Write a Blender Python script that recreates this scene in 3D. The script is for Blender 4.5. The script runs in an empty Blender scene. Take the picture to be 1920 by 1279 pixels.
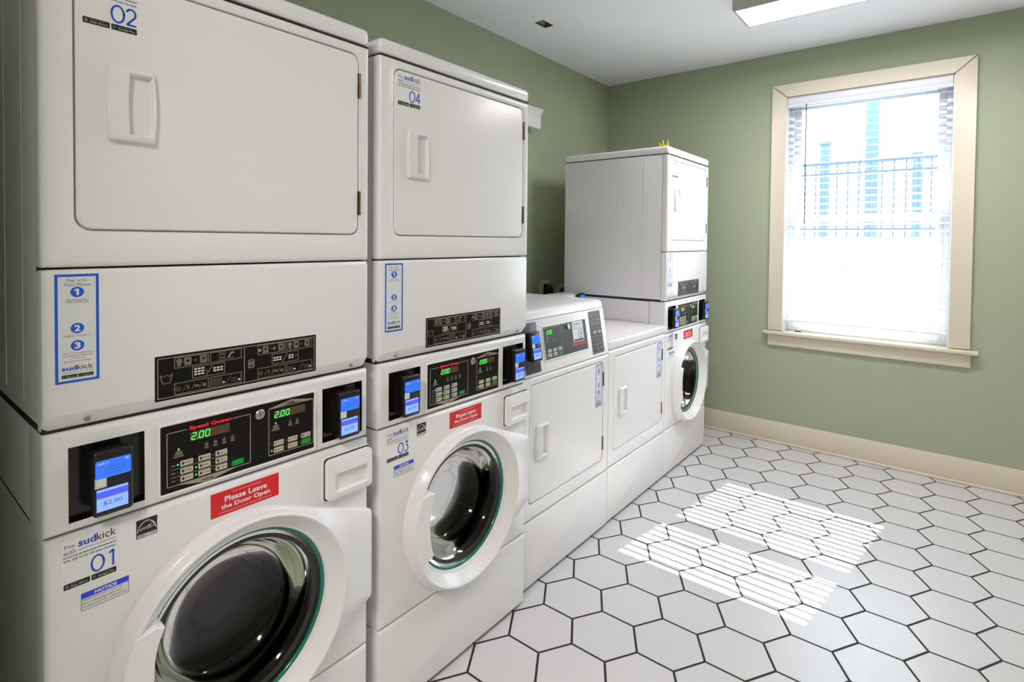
import bpy, bmesh, math, random
from mathutils import Vector, Matrix
random.seed(7)
scene = bpy.context.scene
COL = scene.collection

# ------------------------------------------------------------------ camera
def setup_camera():
    yaw, pitch, roll = (math.radians(a) for a in (-38.667, -1.265, 0.543))
    fw = Vector((math.sin(yaw)*math.cos(pitch), math.cos(yaw)*math.cos(pitch), math.sin(pitch)))
    rt = Vector((math.cos(yaw), -math.sin(yaw), 0))
    up = rt.cross(fw)
    r2 = rt*math.cos(roll) + up*math.sin(roll)
    u2 = up*math.cos(roll) - rt*math.sin(roll)
    cd = bpy.data.cameras.new('camera')
    cd.sensor_width = 36
    cd.lens = 1016.635/1920*36
    cd.shift_x = 0
    cd.shift_y = -(639.5-474.23)/1920
    cd.clip_start = 0.02
    co = bpy.data.objects.new('camera', cd)
    COL.objects.link(co)
    m = Matrix((r2, u2, -fw)).transposed().to_4x4()
    m.translation = Vector((1.266, 0, 1.387))
    co.matrix_world = m
    scene.camera = co
setup_camera()
vs = scene.view_settings
vs.view_transform = 'Standard'; vs.look = 'None'; vs.gamma = 1; vs.exposure = 0.15
vs.use_curve_mapping = False

# ------------------------------------------------------------------ world, sun
world = bpy.data.worlds.new('sky'); scene.world = world
world.use_nodes = True
wn = world.node_tree.nodes; wn.clear()
wo = wn.new('ShaderNodeOutputWorld'); bg = wn.new('ShaderNodeBackground')
bg.inputs['Color'].default_value = (0.66, 0.82, 1.0, 1)
bg.inputs['Strength'].default_value = 8.5
world.node_tree.links.new(bg.outputs[0], wo.inputs[0])

sd = bpy.data.lights.new('sun', 'SUN'); sd.energy = 34; sd.angle = math.radians(0.35); sd.color = (1, .97, .92)
so = bpy.data.objects.new('sun', sd); COL.objects.link(so)
so.location = (2, 9, 8)
so.rotation_euler = Vector((-.159, -1, -.969)).to_track_quat('-Z', 'Y').to_euler()

def portal(name, loc, rot, sx, sy):
    d = bpy.data.lights.new(name, 'AREA'); d.shape = 'RECTANGLE'; d.size = sx; d.size_y = sy
    d.cycles.is_portal = True
    o = bpy.data.objects.new(name, d); COL.objects.link(o); o.location = loc; o.rotation_euler = rot
portal('window_portal', (0.84, 4.26, 1.58), (math.radians(-90), 0, 0), 1.0, 1.7)

LAMP_MAIN = 29.0      # diffuser of the ceiling light seen in the photograph
LAMP_BACK = 72.0      # its twin behind the camera

# ------------------------------------------------------------------ materials
def lin(c):
    return tuple((x/12.92 if x <= .04045 else ((x+.055)/1.055)**2.4) for x in c)
def rgb(r, g, b): return lin((r/255, g/255, b/255))
MATS = {}
def mat(name, col, rough=.5, metal=0., emit=None, strength=0., coat=0., bump=0., bscale=200., var=0., vscale=6., spec=.5):
    m = bpy.data.materials.new(name); m.use_nodes = True
    nt = m.node_tree; b = nt.nodes['Principled BSDF']
    b.inputs['Base Color'].default_value = (*col, 1)
    b.inputs['Roughness'].default_value = rough
    b.inputs['Metallic'].default_value = metal
    b.inputs['Specular IOR Level'].default_value = spec
    b.inputs['Coat Weight'].default_value = coat
    if emit:
        b.inputs['Emission Color'].default_value = (*emit, 1); b.inputs['Emission Strength'].default_value = strength
    tc = nt.nodes.new('ShaderNodeTexCoord')
    if var:
        n = nt.nodes.new('ShaderNodeTexNoise'); n.inputs['Scale'].default_value = vscale; n.inputs['Detail'].default_value = 4
        r = nt.nodes.new('ShaderNodeMapRange'); r.inputs['To Min'].default_value = 1-var; r.inputs['To Max'].default_value = 1+var
        mx = nt.nodes.new('ShaderNodeVectorMath'); mx.operation = 'SCALE'; mx.inputs[0].default_value = col
        nt.links.new(tc.outputs['Object'], n.inputs['Vector']); nt.links.new(n.outputs['Fac'], r.inputs['Value'])
        nt.links.new(r.outputs[0], mx.inputs['Scale']); nt.links.new(mx.outputs[0], b.inputs['Base Color'])
    if bump:
        n = nt.nodes.new('ShaderNodeTexNoise'); n.inputs['Scale'].default_value = bscale; n.inputs['Detail'].default_value = 2
        bp = nt.nodes.new('ShaderNodeBump'); bp.inputs['Strength'].default_value = bump; bp.inputs['Distance'].default_value = .001
        nt.links.new(tc.outputs['Object'], n.inputs['Vector']); nt.links.new(n.outputs['Fac'], bp.inputs['Height'])
        nt.links.new(bp.outputs[0], b.inputs['Normal'])
    MATS[name] = m
    return m
M = MATS
mat('white_enamel', rgb(240, 237, 238), .24, bump=.12, bscale=260, var=.012, vscale=3, spec=.38)
mat('white_side', rgb(232, 231, 232), .3, bump=.12, bscale=260, var=.012, vscale=3)
mat('white_plastic', rgb(236, 236, 238), .3, var=.01)
mat('seam_dark', rgb(40, 38, 36), .7)
mat('black_plastic', (.006, .006, .006), .35, var=.1)
mat('black_gloss', (.008, .007, .006), .12)
mat('panel_black', (.006, .005, .005), .3, var=.1, spec=.22)
mat('panel_grey', rgb(58, 60, 66), .4, var=.03)
mat('print_tan', rgb(165, 153, 132), .5)
mat('print_dim', rgb(116, 106, 92), .5)
mat('print_bright', rgb(235, 228, 215), .5)
mat('key_cream', rgb(205, 198, 178), .45)
mat('key_green', rgb(0, 150, 50), .4)
mat('print_black', rgb(28, 24, 24), .5)
mat('print_grey', rgb(120, 122, 128), .5)
mat('logo_red', rgb(235, 30, 45), .4, emit=rgb(235, 20, 30), strength=.15)
mat('led_green', rgb(0, 200, 40), .4, emit=(.05, 1, .12), strength=1.6)
mat('led_off', rgb(80, 76, 70), .4)
mat('display_brown', rgb(88, 66, 42), .25, var=.03)
mat('sticker_white', rgb(228, 228, 228), .4)
mat('sticker_blue', rgb(30, 95, 215), .4)
mat('print_blue', rgb(25, 85, 205), .4)
mat('notice_blue', rgb(45, 70, 235), .4)
mat('sticker_red', rgb(226, 28, 36), .4)
mat('print_white', rgb(245, 240, 240), .4)
mat('play_green', rgb(0, 150, 110), .4)
mat('screen_blue', rgb(45, 105, 230), .2, emit=rgb(50, 110, 240), strength=.55)
mat('screen_light', rgb(130, 160, 250), .2, emit=rgb(125, 160, 255), strength=.75)
mat('screen_band', rgb(70, 80, 225), .2, emit=rgb(80, 90, 235), strength=.6)
mat('screen_text', rgb(80, 110, 200), .3)
mat('steel', (.55, .54, .52), .25, metal=1, bump=.05)
mat('brass_dark', rgb(120, 108, 88), .35, metal=1)
mat('zinc', rgb(160, 170, 165), .35, metal=1)
mat('drum_steel', (.22, .19, .165), .3, metal=1, bump=.6, bscale=60)
mat('gasket', (.02, .02, .02), .45)
mat('glass_teal', rgb(20, 120, 100), .15)
mat('wall_green', rgb(168, 177, 151), .62, bump=.5, bscale=140, var=.012, vscale=2, spec=.3)
mat('ceiling_paint', rgb(244, 247, 252), .8, bump=.4, bscale=120, var=.01, vscale=2, spec=.2)
mat('cream_trim', rgb(222, 212, 192), .35, bump=.1, bscale=30, var=.012, vscale=4)
mat('vinyl_white', rgb(232, 236, 242), .35, var=.01)
mat('slat_white', rgb(236, 238, 242), .4, var=.01)
mat('lamp_body', rgb(185, 182, 172), .4, var=.02)
mat('outlet_ivory', rgb(205, 200, 180), .35, var=.01)
mat('yellow_plastic', rgb(225, 200, 40), .35, var=.03)
mat('cabinet_brown', rgb(96, 72, 46), .5, var=.15, vscale=9)
mat('concrete', rgb(228, 224, 222), .85, bump=.5, bscale=30, var=.06, vscale=3)
mat('ground_grey', rgb(205, 203, 198), .9, var=.08, vscale=2)
mat('siding', rgb(222, 222, 224), .8, var=.03)
mat('iron_rail', rgb(64, 76, 94), .5, var=.1)
mat('post_blue', rgb(76, 98, 120), .6, var=.05)
mat('roof_grey', rgb(110, 108, 104), .85, var=.05)
mat('dust_brown', rgb(120, 100, 60), .8, var=.4, vscale=60)
mat('lamp_diffuser', rgb(250, 248, 240), .5, emit=(1, .96, 1.0), strength=LAMP_MAIN)
mat('lamp_diffuser_warm', rgb(250, 245, 235), .5, emit=(1, .90, .885), strength=LAMP_BACK)

def glass_material(name, tint, ior, rough):
    m = bpy.data.materials.new(name); m.use_nodes = True
    nt = m.node_tree; nt.nodes.clear()
    out = nt.nodes.new('ShaderNodeOutputMaterial'); mix = nt.nodes.new('ShaderNodeMixShader')
    fr = nt.nodes.new('ShaderNodeFresnel'); fr.inputs['IOR'].default_value = ior
    tr = nt.nodes.new('ShaderNodeBsdfTransparent'); tr.inputs['Color'].default_value = (*tint, 1)
    gl = nt.nodes.new('ShaderNodeBsdfGlossy'); gl.inputs['Roughness'].default_value = rough
    nt.links.new(fr.outputs[0], mix.inputs[0]); nt.links.new(tr.outputs[0], mix.inputs[1])
    nt.links.new(gl.outputs[0], mix.inputs[2]); nt.links.new(mix.outputs[0], out.inputs[0])
    MATS[name] = m
glass_material('door_glass', (.24, .19, .15), 1.4, .08)
glass_material('window_glass', (.96, .98, .98), 1.2, .0)

def floor_material():
    """hexagonal tiles with dark joints, worked out from object position"""
    m = bpy.data.materials.new('hex_tile'); m.use_nodes = True
    nt = m.node_tree; N = nt.nodes; L = nt.links; b = N['Principled BSDF']
    tc = N.new('ShaderNodeTexCoord'); sp = N.new('ShaderNodeSeparateXYZ'); L.new(tc.outputs['Object'], sp.inputs[0])
    def m1(op, a, c=None, d=None):
        n = N.new('ShaderNodeMath'); n.operation = op
        for i, x in enumerate((a, c, d)):
            if x is None: continue
            if isinstance(x, (int, float)): n.inputs[i].default_value = x
            else: L.new(x, n.inputs[i])
        return n.outputs[0]
    DX, HY = .1925, .1062           # column pitch, half a tile's height
    x = m1('DIVIDE', m1('SUBTRACT', sp.outputs[0], .5435), DX)      # columns at integers
    y = m1('DIVIDE', m1('SUBTRACT', sp.outputs[1], 1.998), HY)      # tile centres at even (or odd) integers
    # two rectangular lattices of centres: (2i, 2j) and (2i+1, 2j+1)
    def cell(ox, oy):
        rx = m1('SUBTRACT', m1('MULTIPLY', m1('FRACT', m1('ADD', m1('DIVIDE', m1('SUBTRACT', x, ox), 2.), .5)), 2.), 1.)
        ry = m1('SUBTRACT', m1('MULTIPLY', m1('FRACT', m1('ADD', m1('DIVIDE', m1('SUBTRACT', y, oy), 2.), .5)), 2.), 1.)
        ax = m1('MULTIPLY', m1('ABSOLUTE', rx), 1.)
        ay = m1('ABSOLUTE', ry)
        # distance measure, 1 at the hexagon border: flat top edges, slanted sides (vertex at x = 2/3)
        s = m1('ADD', m1('MULTIPLY', ax, 1.5), m1('MULTIPLY', ay, .5))
        return m1('MAXIMUM', ay, s), rx, ry
    ha, ax_, ay_ = cell(0, 0); hb, bx_, by_ = cell(1, 1)
    h = m1('MINIMUM', ha, hb)
    pick = m1('LESS_THAN', ha, hb)
    # id per tile
    ida = m1('ADD', m1('MULTIPLY', m1('SUBTRACT', x, ax_), 7.13), m1('MULTIPLY', m1('SUBTRACT', y, ay_), 3.71))
    idb = m1('ADD', m1('MULTIPLY', m1('SUBTRACT', x, bx_), 7.13), m1('MULTIPLY', m1('SUBTRACT', y, by_), 3.71))
    tid = m1('ADD', m1('MULTIPLY', ida, pick), m1('MULTIPLY', idb, m1('SUBTRACT', 1., pick)))
    wn_ = N.new('ShaderNodeTexWhiteNoise'); wn_.noise_dimensions = '1D'
    L.new(m1('ROUND', m1('MULTIPLY', tid, 10.)), wn_.inputs['W'])
    g = N.new('ShaderNodeMapRange'); g.interpolation_type = 'SMOOTHSTEP'
    g.inputs['From Min'].default_value = .956; g.inputs['From Max'].default_value = .970
    L.new(h, g.inputs['Value'])
    ns = N.new('ShaderNodeTexNoise'); ns.inputs['Scale'].default_value = 5; ns.inputs['Detail'].default_value = 5
    L.new(tc.outputs['Object'], ns.inputs['Vector'])
    k = m1('ADD', m1('MULTIPLY', wn_.outputs['Value'], .035), m1('MULTIPLY', ns.outputs['Fac'], .06))
    k = m1('ADD', k, .93)
    vm = N.new('ShaderNodeVectorMath'); vm.operation = 'SCALE'; vm.inputs[0].default_value = rgb(210, 209, 209)
    L.new(k, vm.inputs['Scale'])
    mx = N.new('ShaderNodeMix'); mx.data_type = 'RGBA'
    L.new(g.outputs[0], mx.inputs['Factor']); L.new(vm.outputs[0], mx.inputs[6]); mx.inputs[7].default_value = (*rgb(40, 36, 30), 1)
    L.new(mx.outputs[2], b.inputs['Base Color'])
    # faint streaks in the glaze
    mp = N.new('ShaderNodeMapping'); mp.inputs['Scale'].default_value = (60, 4, 1); mp.inputs['Rotation'].default_value = (0, 0, .5)
    L.new(tc.outputs['Object'], mp.inputs[0])
    n2 = N.new('ShaderNodeTexNoise'); n2.inputs['Scale'].default_value = 1.; L.new(mp.outputs[0], n2.inputs['Vector'])
    rr = m1('ADD', m1('MULTIPLY', g.outputs[0], .5), m1('MULTIPLY_ADD', n2.outputs['Fac'], .16, .24))
    L.new(rr, b.inputs['Roughness'])
    hh = m1('SUBTRACT', m1('MULTIPLY', n2.outputs['Fac'], .12), g.outputs[0])
    bp = N.new('ShaderNodeBump'); bp.inputs['Strength'].default_value = .5; bp.inputs['Distance'].default_value = .0012
    L.new(hh, bp.inputs['Height']); L.new(bp.outputs[0], b.inputs['Normal'])
    MATS['hex_tile'] = m
floor_material()

# ------------------------------------------------------------------ mesh helpers
class Frame:
    """maps (u, v, d) on a face to 3-D: u to the right, v up, d out of the face"""
    def __init__(s, O=(0, 0, 0), U=(0, 1, 0), V=(0, 0, 1), N=(1, 0, 0)):
        s.O, s.U, s.V, s.N = Vector(O), Vector(U).normalized(), Vector(V).normalized(), Vector(N).normalized()
    def __call__(s, u, v, d=0.): return s.O + s.U*u + s.V*v + s.N*d
F0 = Frame()

class Mesh:
    def __init__(s, *mats): s.bm = bmesh.new(); s.mats = list(mats) or ['white_enamel']
    def mi(s, m):
        if m is None: return 0
        if m not in s.mats: s.mats.append(m)
        return s.mats.index(m)
    def loft(s, rings, cap0=False, cap1=False, m=None, closed=True):
        mi = s.mi(m); vr = [[s.bm.verts.new(p) for p in r] for r in rings]; n = len(vr[0])
        for a, b in zip(vr, vr[1:]):
            for i in range(n if closed else n-1):
                j = (i+1) % n
                try: f = s.bm.faces.new((a[i], a[j], b[j], b[i])); f.material_index = mi
                except ValueError: pass
        if cap0: f = s.bm.faces.new(list(reversed(vr[0]))); f.material_index = mi
        if cap1: f = s.bm.faces.new(vr[-1]); f.material_index = mi
        return s
    def box(s, x0, x1, y0, y1, z0, z1, bev=0., m=None, seg=2):
        vs_ = [s.bm.verts.new((x, y, z)) for x in (x0, x1) for y in (y0, y1) for z in (z0, z1)]
        mi = s.mi(m); fs = []
        for q in ((0, 1, 3, 2), (4, 6, 7, 5), (0, 4, 5, 1), (2, 3, 7, 6), (0, 2, 6, 4), (1, 5, 7, 3)):
            f = s.bm.faces.new([vs_[i] for i in q]); f.material_index = mi; fs.append(f)
        if bev:
            es = list({e for f in fs for e in f.edges})
            bmesh.ops.bevel(s.bm, geom=es, offset=bev, segments=seg, affect='EDGES', profile=.5, material=mi)
        return s
    def face(s, pts, m=None):
        f = s.bm.faces.new([s.bm.verts.new(p) for p in pts]); f.material_index = s.mi(m); return s
    def tube(s, pts, r, n=10, m=None, caps=True):
        rings = []; pts = [Vector(p) for p in pts]
        prev = None
        for i, p in enumerate(pts):
            t = (pts[min(i+1, len(pts)-1)] - pts[max(i-1, 0)]).normalized()
            a = prev if prev is not None else (Vector((0, 0, 1)) if abs(t.z) < .9 else Vector((1, 0, 0)))
            x = (a - t*a.dot(t)).normalized(); y = t.cross(x); prev = x
            rr = r[i] if isinstance(r, (list, tuple)) else r
            rings.append([p + (x*math.cos(2*math.pi*k/n) + y*math.sin(2*math.pi*k/n))*rr for k in range(n)])
        return s.loft(rings, caps, caps, m)
    def build(s, name, parent=None, smooth=35, bevel=0):
        bmesh.ops.recalc_face_normals(s.bm, faces=s.bm.faces)
        me = bpy.data.meshes.new(name); s.bm.to_mesh(me); s.bm.free()
        for k in s.mats: me.materials.append(M[k])
        if smooth:
            me.shade_smooth(); me.set_sharp_from_angle(angle=math.radians(smooth))
        o = bpy.data.objects.new(name, me); COL.objects.link(o)
        if parent is not None: o.parent = parent
        return o

def rrect(u0, v0, u1, v1, r, nc=6, ne=8):
    """rounded rectangle outline, anticlockwise, edges subdivided"""
    pts = []
    cs = [(u1-r, v0+r, -90), (u1-r, v1-r, 0), (u0+r, v1-r, 90), (u0+r, v0+r, 180)]
    for k, (cx, cy, a) in enumerate(cs):
        arc = [(cx + r*math.cos(math.radians(a+90*i/nc)), cy + r*math.sin(math.radians(a+90*i/nc))) for i in range(nc+1)]
        pts += arc
        nx = cs[(k+1) % 4]; a2 = math.radians(nx[2]); q = (nx[0] + r*math.cos(a2), nx[1] + r*math.sin(a2))
        p = arc[-1]
        for i in range(1, ne): pts.append((p[0]+(q[0]-p[0])*i/ne, p[1]+(q[1]-p[1])*i/ne))
    return pts
def inset_rr(u0, v0, u1, v1, r, e, nc=6, ne=8): return rrect(u0+e, v0+e, u1-e, v1-e, max(r-e, .0008), nc, ne)
def circ(cu, cv, R, n=64, like=None):
    if like:
        out = []
        for (u, v) in like:
            a = math.atan2(v-cv, u-cu); out.append((cu+R*math.cos(a), cv+R*math.sin(a)))
        return out
    return [(cu+R*math.cos(2*math.pi*i/n), cv+R*math.sin(2*math.pi*i/n)) for i in range(n)]
def ring(fr, pts, d): return [fr(u, v, d) for u, v in pts]

def slab(me, fr, u0, v0, u1, v1, d0, d1, r=.004, e=.0015, m=None, ne=1, nc=5):
    """rounded rectangular plate from depth d0 to d1 with softened front edges"""
    R = lambda k: inset_rr(u0, v0, u1, v1, r, k, nc, ne)
    return me.loft([ring(fr, R(0), d0), ring(fr, R(0), d1-e), ring(fr, R(e*.3), d1-e*.3), ring(fr, R(e), d1)], True, True, m)

def frame_plate(me, fr, outer, hole, d_back, d_front, e=.010, depth=.012, m=None, bottom=True, hm=None):
    """plate with a rounded rectangular hole; outer/hole = (u0, v0, u1, v1, r)"""
    o = lambda k: inset_rr(*outer, k); h = lambda k: inset_rr(*hole, k)
    rings = [ring(fr, o(0), d_back), ring(fr, o(0), d_front-e), ring(fr, o(e*.13), d_front-e*.5), ring(fr, o(e*.5), d_front-e*.13),
             ring(fr, o(e), d_front), ring(fr, h(-.003), d_front), ring(fr, h(-.001), d_front-.0008), ring(fr, h(0), d_front-.003), ring(fr, h(0), d_front-depth)]
    me.loft(rings, True, bottom, m)
    return me

# ------------------------------------------------------------------ printing on faces (stickers, panels)
_txt = {}
def text_polys(s, bold=0.):
    key = (s, bold)
    if key in _txt: return _txt[key]
    c = bpy.data.curves.new('t', 'FONT'); c.body = s; c.size = 1; c.resolution_u = 2; c.fill_mode = 'FRONT'; c.offset = bold
    o = bpy.data.objects.new('t', c); COL.objects.link(o)
    dg = bpy.context.evaluated_depsgraph_get()
    me = bpy.data.meshes.new_from_object(o.evaluated_get(dg))
    vs_ = [(v.co.x, v.co.y) for v in me.vertices]; fs = [tuple(p.vertices) for p in me.polygons]
    bpy.data.objects.remove(o); bpy.data.curves.remove(c); bpy.data.meshes.remove(me)
    x0 = min(v[0] for v in vs_); x1 = max(v[0] for v in vs_); y0 = min(v[1] for v in vs_); y1 = max(v[1] for v in vs_)
    vs_ = [((x-x0)/(x1-x0), (y-y0)/(y1-y0)) for x, y in vs_]
    _txt[key] = (vs_, fs)
    return _txt[key]

class Sheet(Mesh):
    """thin printed sheet: base slab plus inks, each a hair higher"""
    def __init__(s, fr, d=0.): super().__init__('sticker_white'); s.fr = fr; s.d = d; s.first = True; s.mats = []
    def base(s, u0, v0, u1, v1, m, r=.002, t=.0006):
        s.mi(m); slab(s, s.fr, u0, v0, u1, v1, s.d-.0002, s.d+t, r, .0002, m); s.d += t; return s
    def poly(s, pts, m, l=1): s.face([s.fr(u, v, s.d+l*.00018) for u, v in pts], m); return s
    def rect(s, u0, v0, u1, v1, m, l=1): return s.poly([(u0, v0), (u1, v0), (u1, v1), (u0, v1)], m, l)
    def rrect(s, u0, v0, u1, v1, r, m, l=1): return s.poly(rrect(u0, v0, u1, v1, r, 4, 1), m, l)
    def disc(s, cu, cv, r, m, l=1, ru=None, n=24): return s.poly([(cu+(ru or r)*math.cos(2*math.pi*i/n), cv+r*math.sin(2*math.pi*i/n)) for i in range(n)], m, l)
    def outline(s, u0, v0, u1, v1, w, m, l=1, r=.002):
        a = inset_rr(u0, v0, u1, v1, r, 0, 4, 1); b = inset_rr(u0, v0, u1, v1, r, w, 4, 1)
        s.loft([ring(s.fr, a, s.d+l*.00018), ring(s.fr, b, s.d+l*.00018)], m=m); return s
    def stroke(s, pts, w, m, l=1, closed=False):
        if closed: pts = list(pts)+[pts[0], pts[1]]
        L_, R_ = [], []
        n = len(pts)
        for i, (x, y) in enumerate(pts):
            x0, y0 = pts[max(i-1, 0)]; x1, y1 = pts[min(i+1, n-1)]
            if closed and i == n-1: x0, y0 = pts[0]; x1, y1 = pts[2]
            if closed and i == 0: x0, y0 = pts[n-3]
            dx, dy = x1-x0, y1-y0; q = math.hypot(dx, dy) or 1
            L_.append(s.fr(x-dy/q*w/2, y+dx/q*w/2, s.d+l*.00018)); R_.append(s.fr(x+dy/q*w/2, y-dx/q*w/2, s.d+l*.00018))
        s.loft([L_, R_], m=m, closed=False); return s
    def seg(s, a, b, w, m, l=1): return s.stroke([a, b], w, m, l)
    def text(s, t, u, v, w, h, m, l=2, bold=0., shear=0., slope=0.):
        vs_, fs = text_polys(t, bold); mi = s.mi(m)
        vv = [s.bm.verts.new(s.fr(u+x*w+y*h*shear, v+y*h+x*w*slope, s.d+l*.00018)) for x, y in vs_]
        for f in fs:
            try: s.bm.faces.new([vv[i] for i in f]).material_index = mi
            except ValueError: pass
        return s
    def seven(s, ch, u, v, w, h, t, m, l=2, sh=.12):
        P = lambda x, y: (u+x*w+y*h*sh, v+y*h)
        S = {'a': ((0, 1), (1, 1)), 'b': ((1, 1), (1, .5)), 'c': ((1, .5), (1, 0)), 'd': ((0, 0), (1, 0)), 'e': ((0, .5), (0, 0)), 'f': ((0, 1), (0, .5)), 'g': ((0, .5), (1, .5))}
        for k in {'0': 'abcdef', '2': 'abged', '1': 'bc', '3': 'abgcd'}[ch]:
            (a, b), (c, d) = S[k]; g = .1
            a, c = a+(c-a)*g, c-(c-a)*g; b, d = b+(d-b)*g*.7, d-(d-b)*g*.7
            s.seg(P(a, b), P(c, d), t, m, l)
        return s

def arc(cx, cy, rx, ry, a0, a1, n=14): return [(cx+rx*math.cos(math.radians(a0+(a1-a0)*i/n)), cy+ry*math.sin(math.radians(a0+(a1-a0)*i/n))) for i in range(n+1)]
def digit(sh, ch, u, v, w, h, t, m, l=2):
    X = lambda pts: [(u+x*w, v+y*h) for x, y in pts]
    if ch == '0': sh.stroke(X(arc(.5, .5, .5, .5, 0, 360, 28)[:-1]), t, m, l, closed=True)
    elif ch == '1': sh.stroke(X([(.3, .86), (.68, 1), (.7, .98)]), t, m, l); sh.stroke(X([(.7, 1.02), (.7, 0)]), t, m, l)
    elif ch == '2': sh.stroke(X(arc(.45, .7, .42, .3, 165, -35, 14)+[(.05, .02)]), t, m, l); sh.stroke(X([(.02, .02), (.95, .02)]), t, m, l)
    elif ch == '3': sh.stroke(X([(.08, 1), (.85, 1)]), t, m, l); sh.stroke(X([(.85, 1), (.45, .62)]), t, m, l); sh.stroke(X(arc(.42, .32, .45, .32, 88, -150, 16)), t, m, l)
    elif ch == '4': sh.stroke(X([(.68, -.02), (.68, 1)]), t, m, l); sh.stroke(X([(.7, 1), (.02, .28)]), t, m, l); sh.stroke(X([(0, .27), (1, .27)]), t, m, l)
    elif ch == '5': sh.stroke(X([(.88, 1), (.2, 1)]), t, m, l); sh.stroke(X([(.2, 1), (.14, .56)]), t, m, l); sh.stroke(X(arc(.42, .32, .45, .33, 130, -150, 16)), t, m, l)
    elif ch == '6': sh.stroke(X(arc(.5, .32, .45, .32, 0, 360, 20)[:-1]), t, m, l, closed=True); sh.stroke(X([(.08, .42), (.62, 1)]), t, m, l)
    elif ch == '8': sh.stroke(X(arc(.5, .27, .46, .27, 0, 360, 20)[:-1]), t, m, l, closed=True); sh.stroke(X(arc(.5, .77, .38, .23, 0, 360, 18)[:-1]), t, m, l, closed=True)

def dash_line(sh, u0, u1, v, h, m, l=2):
    """print too small to read in the photograph: a row of little strokes"""
    u = u0
    while u < u1:
        w = random.uniform(.6, 2.2)*h; sh.rect(u, v, min(u+w, u1), v+h*.7, m, l); u += w+h*.45

def store_badges(sh, u0, v0, w, h, mname='print_black'):
    g = w*.03; hw = (w-g)/2
    for i, t in enumerate(('App Store', 'Google Play')):
        a = u0+i*(hw+g)
        sh.rrect(a, v0, a+hw, v0+h, h*.15, mname, 2)
        if i: sh.poly([(a+hw*.06, v0+h*.2), (a+hw*.20, v0+h*.5), (a+hw*.06, v0+h*.8)], 'play_green', 3)
        else: sh.rrect(a+hw*.07, v0+h*.25, a+hw*.18, v0+h*.75, h*.1, 'print_grey', 3)
        sh.text(t, a+hw*.26, v0+h*.18, hw*.66, h*.36, 'sticker_white', 3)
        dash_line(sh, a+hw*.26, a+hw*.8, v0+h*.68, h*.13, 'print_grey', 3)

def number_sticker(parent, fr, u0, v1, num, w=.080, h=.086, backing=None, d=0.):
    """Pay with sudkick / machine number. (u0, v1) = top left"""
    s = Sheet(fr, d); B = lambda a, b: (u0+a*w, v1-b*h)
    s.base(u0-.004, v1-h-.005, u0+w+.004, v1+.004, backing or 'sticker_clear', .004, .0004)
    s.text('Pay', u0+.02*w, v1-.16*h, .20*w, .10*h, 'print_grey')
    s.text('with', u0, v1-.27*h, .23*w, .095*h, 'print_grey')
    s.text('sud', u0+.27*w, v1-.17*h, .34*w, .16*h, 'print_blue', bold=.025)
    s.text('kick', u0+.62*w, v1-.17*h, .38*w, .17*h, 'print_black')
    dash_line(s, u0+.27*w, u0+w, v1-.24*h, .022*h, 'print_grey')
    dash_line(s, u0, u0+w, v1-.33*h, .028*h, 'print_black')
    s.text('Scan QR Code OR', u0, v1-.42*h, .58*w, .05*h, 'print_black', bold=.01)
    s.text('Enter Number', u0+.60*w, v1-.42*h, .40*w, .05*h, 'print_blue', bold=.01)
    digit(s, num[0], u0+.52*w, v1-.83*h, .235*w, .34*h, .042*w, 'print_blue')
    digit(s, num[1], u0+.80*w, v1-.83*h, .20*w, .34*h, .042*w, 'print_blue')
    store_badges(s, u0, v1-h, w, .12*h)
    return s.build('number_sticker', parent, 0)
mat('sticker_clear', rgb(240, 237, 238), .25)

def pay_sticker(parent, fr, u0, v0, u1, v1, d=0.):
    s = Sheet(fr, d); w, h = u1-u0, v1-v0
    s.base(u0, v0, u1, v1, 'sticker_white', .001, .0004)
    s.outline(u0, v0, u1, v1, w*.07, 'sticker_blue', 1, .001)
    P = lambda a, b: (u0+a*w, v1-b*h)
    def T(t, cx, y, ww, hh, m, bold=0.): s.text(t, u0+(cx-ww/2)*w, v1-y*h, ww*w, hh*h, m, bold=bold)
    T('Pay with', .5, .075, .46, .030, 'print_grey'); T('Your Phone', .5, .112, .62, .032, 'print_grey')
    for n, y in (('1', .165), ('2', .50), ('3', .66)):
        s.disc(u0+.5*w, v1-y*h, .048*h, 'sticker_blue', 1, ru=.155*w)
        if n == '1':
            s.rect(u0+.485*w, v1-(y+.030)*h, u0+.54*w, v1-(y-.030)*h, 'print_white', 2)
            s.poly([P(.485, y-.030), P(.485, y-.016), P(.43, y-.008), P(.43, y-.020)], 'print_white', 2)
        else: T(n, .5, y+.030, .14, .060, 'print_white', .03)
    T('Download the', .5, .245, .46, .018, 'print_grey'); T('FREE mobile app', .5, .268, .55, .018, 'print_grey')
    T('Register and sign in', .5, .578, .62, .018, 'print_grey')
    for i, t in enumerate(('Start the machine by', 'scanning the QR code', 'or entering', 'the machine number')):
        T(t, .5, .738+i*.024, (.66, .66, .34, .62)[i], .017, 'print_grey')
    s.text('sud', u0+.14*w, v1-.885*h, .34*w, .042*h, 'print_blue', bold=.025)
    s.text('kick', u0+.49*w, v1-.885*h, .36*w, .044*h, 'print_black')
    dash_line(s, u0+.16*w, u0+.84*w, v1-.905*h, .006*h, 'print_grey')
    store_badges(s, u0+.14*w, v1-.955*h, .72*w, .032*h)
    return s.build('pay_instruction_sticker', parent, 0)

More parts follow.
